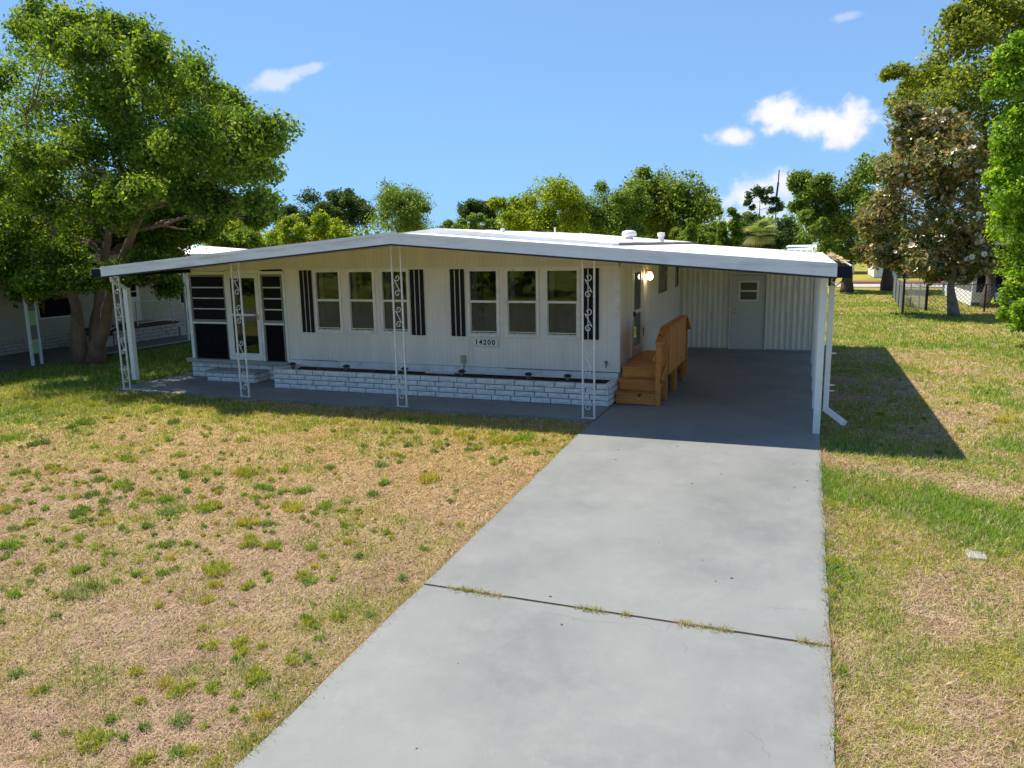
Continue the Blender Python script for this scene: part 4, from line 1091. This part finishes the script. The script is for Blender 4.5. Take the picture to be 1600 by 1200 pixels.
def px_lobes(Y, rows, spread, depth=1.0):
    """lobes given by where they appear beside each other; spread staggers them in depth"""
    out = []
    for px, py, r in rows:
        yy = Y+RNG.uniform(-spread, spread); p = at(px, py, yy)
        R = r*np.dot(p-CAM, CF)/FPX
        a_, b_ = RNG.uniform(.85, 1.2), RNG.uniform(.7, 1.0)
        out.append((p, (R*a_, R*depth, R*b_)))
        if RNG.random() < .5: out.append((p+unit(1)[0]*R*RNG.uniform(.8, 1.1), (R*.42, R*.42, R*.36)))
    return out
def ground_at(px, Y): p = at(px, 380, Y); return (p[0], p[1], 0.0)

# spreading tree with three trunks on the left lawn
OB = (-19.7, 3.2, -.05)
oak_rows = [(98, 52, 52), (28, 82, 50), (150, 105, 55), (222, 62, 40), (262, 118, 50), (318, 150, 48), (372, 172, 40), (412, 205, 36), (400, 262, 40), (345, 215, 52),
            (250, 205, 62), (170, 190, 62), (70, 170, 66), (0, 200, 60), (20, 290, 70), (110, 265, 72), (205, 285, 66), (300, 280, 60), (372, 318, 38), (300, 335, 42),
            (35, 370, 64), (110, 370, 66), (190, 365, 56), (60, 425, 38), (10, 440, 34), (140, 412, 40), (95, 432, 24), (245, 388, 40), (-60, 150, 80), (-70, 300, 80), (-50, 420, 55), (225, 418, 26), (262, 446, 14), (30, 488, 12)]
oak_front = [(60, 300, 46), (120, 335, 46), (180, 325, 46), (232, 320, 42), (30, 362, 46), (90, 398, 42), (150, 402, 38), (200, 395, 30), (255, 352, 36), (305, 300, 40),
             (15, 415, 32), (122, 436, 20), (178, 432, 18), (268, 405, 16), (120, 235, 50), (215, 235, 48), (45, 240, 50), (300, 225, 44), (360, 250, 36), (160, 145, 46), (60, 442, 24), (285, 372, 24)]
oak_l = px_lobes(3.4, oak_rows, 3.0, 1.1)+px_lobes(1.0, oak_front, 1.3, 1.0)
oak_l = [(c_, (r_[0]*RNG.uniform(.85, 1.2), r_[1], r_[2]*RNG.uniform(.75, 1.15))) for c_, r_ in oak_l]
oak_l += px_lobes(3.0, [(95, 120, 95), (240, 160, 95), (55, 250, 100), (190, 280, 95), (320, 230, 80), (100, 370, 80), (150, 60, 60), (30, 330, 90)], 2.0)
oak_l += [(np.array(c_)+unit(1)[0]*np.array(r_)*RNG.uniform(.75, 1.05), tuple(np.array(r_)*RNG.uniform(.3, .5))) for c_, r_ in oak_l[:40]]
def P3(px, py, Y=3.2): return tuple(at(px, py, Y))
oak_trunks = [[(-19.85, 3.1, -.08), P3(118, 480, 3.0), P3(95, 400, 2.7), P3(60, 300, 2.4), P3(40, 180, 2.0)],
              [(-19.55, 3.35, -.08), P3(152, 500, 3.6), P3(158, 430, 3.8), P3(185, 300, 4.2), P3(195, 170, 4.4), P3(180, 80, 4.4)],
              [(-19.40, 3.1, -.08), P3(165, 500, 3.0), P3(185, 420, 2.8), P3(235, 300, 2.5), P3(300, 230, 2.6), P3(350, 190, 2.6)]]
def clear_of_roof(c_, r_):
    c_ = np.array(c_)
    if c_[0]+r_[0] > -15.6 and c_[2]-r_[2] < 3.9 and c_[1] < 6.2:      # boughs behind, not through, the porch roof
        k_ = (6.4-CAM[1])/(c_[1]-CAM[1]); c_ = CAM+(c_-CAM)*k_
    return c_, r_
oak_l = [clear_of_roof(*l_) for l_ in oak_l]+px_lobes(5.6, [(228, 335, 40), (285, 345, 36), (195, 345, 44), (250, 380, 30), (325, 342, 30), (150, 355, 44), (215, 300, 46), (270, 305, 44), (165, 310, 44)], .8)
tree('spreading_tree', 'big spreading green tree with three brown trunks on the left lawn', OB, oak_l, 'oak', .098, 80, .20, 39, (.36, .72), 'bark', oak_trunks, twigs=.10, shell=.60, bias=.48, gaps=.27, gap_above=4.6)

# magnolia with cream flowers
MBASE = (5.39, 22.43, -.05)
mag_rows = [(1455, 190, 36), (1418, 215, 36), (1490, 215, 42), (1405, 270, 42), (1460, 262, 52), (1520, 262, 42), (1390, 322, 42), (1450, 330, 55), (1515, 325, 50), (1372, 375, 34), (1430, 385, 44), (1490, 390, 46), (1530, 375, 36), (1500, 428, 20), (1362, 345, 24), (1475, 300, 40), (1388, 402, 25), (1420, 412, 26), (1462, 416, 24), (1532, 408, 26), (1360, 395, 20)]
mag_l = px_lobes(22.4, mag_rows, 1.1, .8)
mtree = tree('magnolia_tree', 'dark magnolia tree dotted with cream flowers and a pale mottled trunk', MBASE, mag_l, 'magnolia', .20, 30, .19, 52, (.32, .62), 'bark_pale',
     [[MBASE, P3(1486, 450, 22.4), P3(1492, 415, 22.4), P3(1480, 340, 22.4), P3(1462, 230, 22.4)]], leafmat='leaf_gloss', aspect=.45, twigs=.3, gaps=.27)
fm = MB()
for k in range(7):
    a = k*2*math.pi/7; tilt = .5+.25*(k % 2)
    u_, w_ = np.array([math.cos(a), math.sin(a), 0]), np.array([-math.sin(a), math.cos(a), 0])
    b0 = u_*.012; mdl = u_*.075*math.cos(tilt)+np.array([0, 0, .05]); tip = u_*.13*math.cos(tilt*.5)+np.array([0, 0, .085])
    fm.add([b0, mdl+w_*.045, tip, mdl-w_*.045], [(0, 1, 2, 3)])
fmesh = fm.mesh('flower', M['petal'])
for k in range(70):
    lc, lr = mag_l[RNG.integers(len(mag_l))]; d = unit(1)[0]; d[1] = -abs(d[1])-.45; d[2] = RNG.uniform(-.7, .8); d /= np.linalg.norm(d)
    o = bpy.data.objects.new('flower', fmesh); link(o, mtree, tuple(np.array(lc)+d*np.array(lr)*1.08))
    o.rotation_euler = (RNG.uniform(.5, 1.6), RNG.uniform(-.7, .7), RNG.uniform(-.6, .6)); s = RNG.uniform(.7, 1.25); o.scale = (s, s, s)

# tall oak at the right
tall_rows = [(1560, 30, 44), (1510, 62, 44), (1595, 90, 52), (1455, 118, 42), (1520, 128, 52), (1425, 165, 38), (1480, 178, 46), (1570, 175, 56), (1405, 120, 20), (1540, 240, 52), (1490, 250, 44), (1590, 260, 56), (1440, 230, 36), (1570, 330, 46), (1530, 380, 36), (1640, 60, 70), (1650, 180, 80), (1645, 300, 70), (1535, 5, 34), (1610, 10, 50), (1560, 400, 30)]
TB = (7.49, 26.99, -.05)
tree('tall_oak', 'tall light green oak towering behind the magnolia', TB, px_lobes(29, tall_rows, 2.4), 'olive', .17, 54, .27, 54, (.4, .8), 'bark_dark',
     [[TB, P3(1546, 440, 27.2), P3(1545, 330, 28), P3(1540, 200, 28.6), P3(1530, 80, 29)]], twigs=.35, gaps=.30)
# bright tree at the right edge
bright_rows = [(1612, 70, 34), (1592, 125, 34), (1600, 185, 44), (1586, 245, 40), (1592, 300, 46), (1590, 355, 44), (1600, 410, 46), (1598, 460, 40), (1610, 495, 30), (1570, 275, 20), (1572, 225, 16), (1575, 330, 20), (1660, 150, 60), (1670, 260, 80), (1670, 380, 80), (1665, 470, 50), (1590, 490, 16)]
BB = tuple(at(1690, 520, 12.5)*np.array([1, 1, 0]))
tree('bright_leafy_tree', 'bright yellow-green leafy tree cut off at the right edge', BB, px_lobes(12.5, bright_rows, .7, .9), 'bright', .105, 52, .16, 52, (.22, .40), 'bark',
     [[BB, tuple(at(1680, 420, 12.5)), tuple(at(1660, 250, 12.5)), tuple(at(1640, 120, 12.5))]], twigs=.2)
# mid-distance oak past the carport
mid_rows = [(1262, 300, 20), (1250, 278, 13), (1285, 285, 15), (1290, 325, 24), (1322, 300, 28), (1352, 268, 26), (1385, 262, 26), (1378, 310, 34), (1310, 352, 28), (1345, 345, 34), (1280, 358, 18), (1330, 392, 26), (1365, 385, 28), (1300, 390, 20), (1245, 322, 9), (1262, 340, 11)]
TM = (2.07, 38.1, -.05)
tree('open_crowned_oak', 'open crowned oak with dark trunk just past the carport eave', TM, px_lobes(38.5, mid_rows, 2.0), 'soft', .19, 46, .33, 42, (.42, .8), 'bark_dark',
     [[TM, P3(1325, 420, 38.2), P3(1328, 370, 38.4), P3(1335, 300, 38.6)]], twigs=.4)
PB = (4.51, 40.2, -.05)
tree('small_dark_tree', 'small dark trunked tree between the fence and the open crowned oak', PB, px_lobes(40.2, [(1392, 385, 22), (1375, 372, 20), (1410, 378, 22), (1395, 350, 22)], 1.0), 'olive', .2, 30, .36, 26, (.3, .55), 'bark_dark', [[PB, P3(1387, 410, 40.2), P3(1392, 360, 40.2)]])

# trees behind the house and the neighbour
def auto_lobes(px, py, w, h, Y, n, frac=.42):
    rows = []
    for k in range(n):
        a = RNG.uniform(0, 2*math.pi); q = RNG.random()**.5
        fr_ = frac*RNG.uniform(.75, 1.15)
        rows.append((px+w*math.cos(a)*q*(1-frac*.8), py+h*math.sin(a)*q*(1-frac*.8), min(w, h)*fr_))
    return rows
BACK = [
    ('dark_oak', 'dark oak left of the feathery tree above the porch roof', 478, 335, 60, 32, 62, 13, 'dark', .26),
    ('dark_oak', 'dark rounded oak just left of the feathery light tree', 545, 330, 42, 30, 66, 10, 'dark', .26),
    ('yellow_green_tree', 'low yellow-green tree above the left part of the porch roof', 490, 362, 78, 27, 40, 14, 'yellow', .20),
    ('yellow_green_tree', 'yellow-green tree behind the white neighbouring roof', 330, 355, 90, 34, 44, 14, 'yellow', .2),
    ('low_dark_tree', 'low dark tree where neighbouring roof meets porch roof', 385, 378, 60, 20, 36, 10, 'oak', .2),
    ('feathery_tree', 'feathery light green tree left of the roof ridge', 618, 330, 50, 40, 48, 14, 'soft', .17),
    ('lone_pine', 'dark thin pine just right of the roof ridge', 748, 328, 30, 20, 70, 12, 'dark', .22),
    ('low_bush_tree', 'low dull green tree under the dark thin pine', 738, 350, 46, 14, 62, 8, 'soft', .22),
    ('clumpy_tree', 'clumpy yellow-green tree above the middle of the roof', 850, 325, 80, 44, 50, 18, 'yellow', .20),
    ('willowy_tree', 'willowy pale green tree right of the clumpy yellow-green tree', 950, 325, 62, 48, 54, 16, 'soft', .19),
    ('great_oak', 'big rounded oak above the roof vents', 1040, 320, 80, 52, 60, 26, 'oak_light', .23),
    ('dark_bush_tree', 'dark rounded tree behind the fan palm', 1195, 362, 46, 28, 58, 12, 'dark', .22),
    ('mid_green_oak', 'mid-green oak low behind the roof between thin pine and clumpy tree', 800, 352, 40, 18, 64, 8, 'oak_light', .24),
    ('mid_green_oak', 'mid-green oak low behind the roof between clumpy and willowy trees', 905, 348, 44, 24, 66, 9, 'oak_light', .24),
    ('mid_green_oak', 'mid-green oak low behind the roof under the willowy tree', 985, 352, 44, 20, 70, 9, 'soft', .26),
    ('far_tree', 'far small tree right of the fan palm', 1243, 368, 26, 16, 80, 6, 'soft', .3),
    ('low_green_tree', 'low green tree right of the big oak beside the leaning pine', 1092, 368, 40, 18, 56, 8, 'oak_light', .22),
]
for nm, lab, px, py, w, h, Y, n, pal, leaf in BACK:
    b0 = ground_at(px, Y)
    rows = auto_lobes(px, py, w*1.28, h*1.22, Y, int(n*1.25)) + [(px+w*k_*.5, py+h*.45, min(w, h)*.55) for k_ in (-1, 0, 1)]
    tree(nm, lab, b0, px_lobes(Y, rows, 1.6), pal, leaf*1.06, 28, .22, 27, (.42, .85), 'bark_dark', twigs=.1)
def pine(label, px, base_py, rows, Y, lean=0, r=.13):
    b0 = ground_at(px+lean, Y); L = px_lobes(Y, rows, .6, .8)
    top = at(rows[0][0], rows[0][1], Y)
    tree('tall_pine', label, b0, L, 'dark', .22, 18, r, 16, (.34, .55), 'bark_dark', [[b0, tuple(np.array(b0)*.35+np.array(top)*.65+np.array([0, 0, -.4])), tuple(top)]], twigs=.5)
pine('lone flat-topped pine against the cloud beside the antenna', 1186, 380, [(1188, 303, 9), (1172, 306, 8), (1200, 297, 9), (1206, 312, 8), (1182, 296, 8), (1168, 318, 5), (1195, 312, 8), (1176, 324, 4), (1206, 328, 6), (1218, 325, 6)], 68)
pine('thin leaning pine at the right side of the big oak', 1116, 380, [(1112, 315, 9), (1120, 322, 8), (1104, 322, 8), (1124, 333, 5), (1110, 330, 6)], 64, 6)
# juniper: column of small clumps
for lab, px, py0, py1, w in (('narrow dark juniper left of the fan palm', 1148, 332, 385, 17), ('short dark juniper below the leaning pine', 1130, 352, 385, 13), ('small dark juniper under the big oak', 1080, 345, 380, 10)):
    rows = []
    for k in range(9):
        t = k/8; rows.append((px+RNG.uniform(-.25, .25)*w, py0+(py1-py0)*t, w*(.22+.55*t)))
    tree('juniper', lab, ground_at(px, 45), px_lobes(45, rows, .3), 'oak', .15, 26, .12, 20, (.3, .5), 'bark_dark', twigs=.1)
# fan palm
pb = ground_at(1187, 44); palm = empty('fan_palm', pb); tag(palm, 'pale green fan palm showing above the carport roof', 'palm tree')
pc = at(1187, 369, 44)
MB().tube([pb, (pb[0], pb[1], pc[2]*.6), tuple(pc)], [.2, .17, .15], 9).build('trunk', M['bark_dark'], palm, loc=pb)
pv, pcn = [], []
for k in range(46):
    el = RNG.uniform(-.55, 1.35); az = RNG.uniform(0, 2*math.pi)
    d = np.array([math.cos(el)*math.cos(az), math.cos(el)*math.sin(az), math.sin(el)]); hub = pc+d*RNG.uniform(.45, .75)
    side = np.cross(d, [0, 0, 1.]); side /= np.linalg.norm(side); nn = np.cross(side, d)
    col = np.array([.26, .32, .15] if RNG.random() < .6 else ([.15, .24, .09] if RNG.random() < .7 else [.38, .32, .18]))*RNG.uniform(.8, 1.2)
    for j in range(15):
        a = (j-7)/7*1.25; rd = d*math.cos(a)+side*math.sin(a); Lf = .85*RNG.uniform(.85, 1.1)
        w2 = (side*math.cos(a)-d*math.sin(a))*.035; tip = hub+rd*Lf+np.array([0, 0, -.16])
        mid = hub+rd*Lf*.55+nn*.03
        pv += [hub, mid+w2, tip, mid-w2]; pcn += [col]*4
    base_ = pc
    pv += [base_-side*.02, base_+side*.02, hub+side*.02, hub-side*.02]; pcn += [col*.8]*4
np_mesh('crown', np.array(pv), len(pv)//4, 4, M['leaf'], np.array(pcn), palm, pb)

# closed belt of woodland that rings the neighbourhood
cs, cr = [], []
for k in range(420):
    a = RNG.uniform(0, 2*math.pi); R0 = RNG.uniform(105, 135)
    hgt = 3.2+2.6*RNG.random()+(2.0 if math.sin(a) < .1 else 0)
    x, y = -4+R0*math.sin(a)*1.1, R0*math.cos(a)
    for j in range(9):
        cs.append((x+RNG.normal()*3.2, y+RNG.normal()*3.2, hgt*RNG.random()**.6)); cr.append(RNG.uniform(1.0, 1.8))
for k in range(70):                                   # trees across the street
    x, y = RNG.uniform(-75, 45), RNG.uniform(-46, -36); hgt = RNG.uniform(3.5, 7.5)
    for j in range(9):
        cs.append((x+RNG.normal()*1.6, y+RNG.normal()*1.2, -.5+hgt*RNG.random()**.55)); cr.append(RNG.uniform(.8, 1.4))
v, c = leaf_cloud(cs, cr, 18, .85, 'oak_light')
tl = np_mesh('treeline', v, len(v)//4, 4, M['leaf'], c); tag(tl, 'belt of far woodland closing the horizon', 'woodland', kind='stuff')

# ------------------------------------------------------------------ grass, weeds, litter
def blades(px_, py_, n_per, L, W, elev, cols, zlift=-.03, seed_jit=.05, curl=0):
    """triangular blades rooted round points; all arrays per point"""
    n = len(px_); k = np.repeat(np.arange(n), n_per); m = len(k)
    x = px_[k]+RNG.normal(size=m)*seed_jit; y = py_[k]+RNG.normal(size=m)*seed_jit
    z = ground_z(y)+zlift
    az = RNG.uniform(0, 2*math.pi, m); el = RNG.uniform(elev[0], elev[1], m)
    l = L[k]*RNG.uniform(.55, 1.3, m); w = W[k]*RNG.uniform(.7, 1.3, m)
    dx, dy, dz = np.cos(az)*np.cos(el), np.sin(az)*np.cos(el), np.sin(el)
    p = np.stack([x, y, z], 1); s = np.stack([-np.sin(az), np.cos(az), RNG.uniform(-.4, .4, m)], 1)*w[:, None]*.5
    tip = p+np.stack([dx, dy, dz], 1)*l[:, None]
    v_ = np.stack([p-s, p+s, tip], 1).reshape(-1, 3)
    c_ = cols[k]*RNG.uniform(.68, 1.3, m)[:, None]*(1+RNG.normal(size=(m, 3))*.05)
    return v_, np.repeat(np.clip(c_, .005, .9), 3, axis=0)

def lawn_ok(x, y):
    d = (x > DRIVE_L-.015) & (x < DRIVE_R+.0) & (y < 12)
    w = (x > -15.2) & (x < .06) & (y > -.13) & (y < 13)
    p = (x < -20.3) & (x > -24.2)
    r = (y < -15.6)
    return ~(d | w | p | r)
# density falls with distance from the street-side viewpoint of the plot
N = 560000
dist = 4.2*np.exp(RNG.random(N)*math.log(52/4.2)); ang = RNG.uniform(-.80, .80, N)-YAW
bx, by = CAM[0]+dist*np.sin(ang), CAM[1]+dist*np.cos(ang)
keep = lawn_ok(bx, by) & (RNG.random(N) < np.clip(.30+dist/40, 0, .62)); bx, by, dist = bx[keep], by[keep], dist[keep]
g = green_amount(bx, by); live = RNG.random(len(bx)) < g*.92
W0 = np.clip(dist*.00085, .0055, .03)
dx_, dy_ = bx[~live], by[~live]; n_ = fbm(dx_*1.7, dy_*1.7, 61)[:, None]; q_ = RNG.random(len(dx_))[:, None]
gold = sstep(-7.5, -2.5, dy_)[:, None]*(dx_ < -1)[:, None]
straw = (np.array([.50, .345, .235])*(1-n_)+np.array([.60, .465, .325])*n_)*(1-.45*(q_ > .8))
straw = straw*(1-gold)+straw*np.array([1.10, 1.06, .74])*gold
straw = np.where((RNG.random(len(dx_)) < .30*sstep(.40, .68, fbm(dx_*.9+5, dy_*.9, 83)))[:, None], np.array([.40, .38, .085]), straw)
v, c = blades(dx_, dy_, 4, .075+.6*W0[~live], W0[~live], (.02, .55), straw, -.028, .05)
o = np_mesh('dry_grass', v, len(v)//3, 3, M['blade'], c); tag(o, 'dead straw-coloured turf covering the lawn', 'grass', kind='stuff')
gx_, gy_ = bx[live], by[live]; gl = g[live]; q_ = RNG.random(len(gx_))
near_house = np.exp(-((gy_+1.15)/1.0)**2)*(gx_ < DRIVE_L)
yell = np.clip(.55-.55*gl+.6*near_house+(fbm(gx_*1.5, gy_*1.5, 71)-.5)*1.4, 0, 1)[:, None]
gc = np.array([.175, .290, .030])*(1-yell)+np.array([.44, .39, .060])*yell
gc = np.where((q_ < .12)[:, None], np.array([.55, .42, .24]), gc)
v, c = blades(gx_, gy_, 4, .06+.045*gl+.5*W0[live], W0[live], (.35, 1.4), gc, -.03, .045)
o = np_mesh('green_grass', v, len(v)//3, 3, M['blade'], c); tag(o, 'living green and yellowish grass blades in the lawn', 'grass', kind='stuff')

# weeds: low leafy clumps scattered over the dead turf
def weed_cols(n):
    P = np.array([(.19, .29, .032), (.25, .35, .04), (.36, .38, .045), (.46, .40, .06), (.16, .25, .04), (.24, .30, .08)])
    return P[RNG.choice(6, n, p=[.17, .23, .26, .16, .09, .09])]
wx, wy = [], []
for k in range(2300):
    x, y = RNG.uniform(-17, DRIVE_L-.1), RNG.uniform(-10.6, -.9)
    dens = .2+.8*sstep(.4, .65, fbm(np.array([x*.5]), np.array([y*.5]), 91))[0]
    if RNG.random() < dens*.85: wx.append(x); wy.append(y)
for k in range(110):
    x, y = RNG.uniform(DRIVE_R+.05, 6), RNG.uniform(-8.6, 6)
    wx.append(x); wy.append(y)
for k in range(26): wx.append(DRIVE_R+RNG.uniform(-.01, .10)); wy.append(RNG.uniform(-8.5, -3))
wx, wy = np.array(wx), np.array(wy); R = (.014+.075*RNG.random(len(wx))**1.8)*np.where(RNG.random(len(wx)) < .14, 2.3, 1)
cc = weed_cols(len(wx)); pts = []; pc_ = []; pl = []
for i in range(len(wx)):
    n = int(6+R[i]*420); a = RNG.uniform(0, 2*math.pi, n); q = RNG.random(n)**.6*R[i]
    ecc = RNG.uniform(.5, 1); th = RNG.uniform(0, 3.1)
    ex, ey = q*np.cos(a), q*np.sin(a)*ecc
    pts.append(np.stack([wx[i]+ex*math.cos(th)-ey*math.sin(th), wy[i]+ex*math.sin(th)+ey*math.cos(th)], 1))
    pc_.append(np.repeat(cc[i][None], n, 0)); pl.append(np.full(n, .035+R[i]*.33))
pts = np.concatenate(pts); pc_ = np.concatenate(pc_); pl = np.concatenate(pl)
ok = lawn_ok(pts[:, 0], pts[:, 1]+0) | (np.abs(pts[:, 0]-DRIVE_R) < .05)
pts, pc_, pl = pts[ok], pc_[ok], pl[ok]
dd_ = np.hypot(pts[:, 0]-CAM[0], pts[:, 1]-CAM[1])
v, c = blades(pts[:, 0], pts[:, 1], 4, pl, np.clip(dd_*.0012, .009, .02), (.25, 1.35), pc_, -.02, .012)
o = np_mesh('weeds', v, len(v)//3, 3, M['blade'], c); tag(o, 'small green weed clumps scattered over the dry lawn', 'weeds', kind='stuff')

# weeds and dry litter in the driveway joint, grass leaning over its right edge
n = 700; x = RNG.uniform(DRIVE_L+.02, DRIVE_R-.05, n); y = JOINT+RNG.normal(size=n)*.018
wgt = fbm(x*2.2, x*0, 17)
x, y, wgt = x[wgt > .45], y[wgt > .45], wgt[wgt > .45]
jc = np.where((RNG.random(len(x)) < .45)[:, None], np.array([.17, .22, .04]), np.array([.42, .30, .13]))
v, c = blades(x, y, 6, np.full(len(x), .055), np.full(len(x), .007), (.02, .9), jc, -.008, .016)
o = np_mesh('joint_weeds', v, len(v)//3, 3, M['blade'], c); tag(o, 'dry weeds and litter growing in the driveway joint', 'weeds', kind='stuff')
n = 2600; y = RNG.uniform(-10.5, -.9, n); x = np.where(RNG.random(n) < .5, DRIVE_R+np.abs(RNG.normal(size=n))*.02, DRIVE_L-np.abs(RNG.normal(size=n))*.02)
gr = green_amount(x, y); jc = np.where((RNG.random(n) < gr)[:, None], np.array([.16, .24, .035]), np.array([.52, .37, .22]))
v, c = blades(x, y, 4, np.where(x > -1, .10, .06), np.full(n, .007), (.2, 1.2), jc, -.03, .02)
o = np_mesh('edge_grass', v, len(v)//3, 3, M['blade'], c); tag(o, 'ragged grass fringe along both driveway edges', 'grass', kind='stuff')

# fallen leaves on the roof edge and lawn
def litter(name, label, X, Y_, Z, size, cols):
    n = len(X); a = RNG.uniform(0, 6.28, n); t = np.stack([np.cos(a), np.sin(a), RNG.uniform(-.3, .3, n)], 1); b_ = np.stack([-np.sin(a), np.cos(a), RNG.uniform(-.4, .4, n)], 1)
    p = np.stack([X, Y_, Z], 1); s = size*RNG.uniform(.6, 1.3, n)[:, None]
    v_ = np.stack([p-t*s*.5, p+b_*s*.28, p+t*s*.5, p-b_*s*.28], 1).reshape(-1, 3)
    o_ = np_mesh(name, v_, n, 4, M['blade'], np.repeat(cols, 4, 0)); tag(o_, label, 'leaves', kind='stuff')
n = 170; X = ER+.19-np.abs(RNG.normal(size=n))*.09; Y_ = RNG.uniform(-.3, 10, n)
litter('roof_leaves', 'dead leaves gathered along the carport gutter', X, Y_, np.where(X > ER, roof_z(ER)-.01, roof_z(ER)+.02)+RNG.random(n)*.05, .09,
       np.array([(.55, .40, .30), (.58, .46, .16), (.42, .27, .16)])[RNG.integers(0, 3, n)])
n = 260; X = np.where(RNG.random(n) < .6, RNG.uniform(-15, -3.8, n), RNG.uniform(.1, 5, n)); Y_ = RNG.uniform(-10, -.3, n)
litter('fallen_leaves', 'scattered brown fallen leaves on the lawn', X, Y_, ground_z(Y_)+.012, .055, np.array([(.40, .22, .10), (.52, .36, .18), (.24, .13, .07)])[RNG.integers(0, 3, n)])
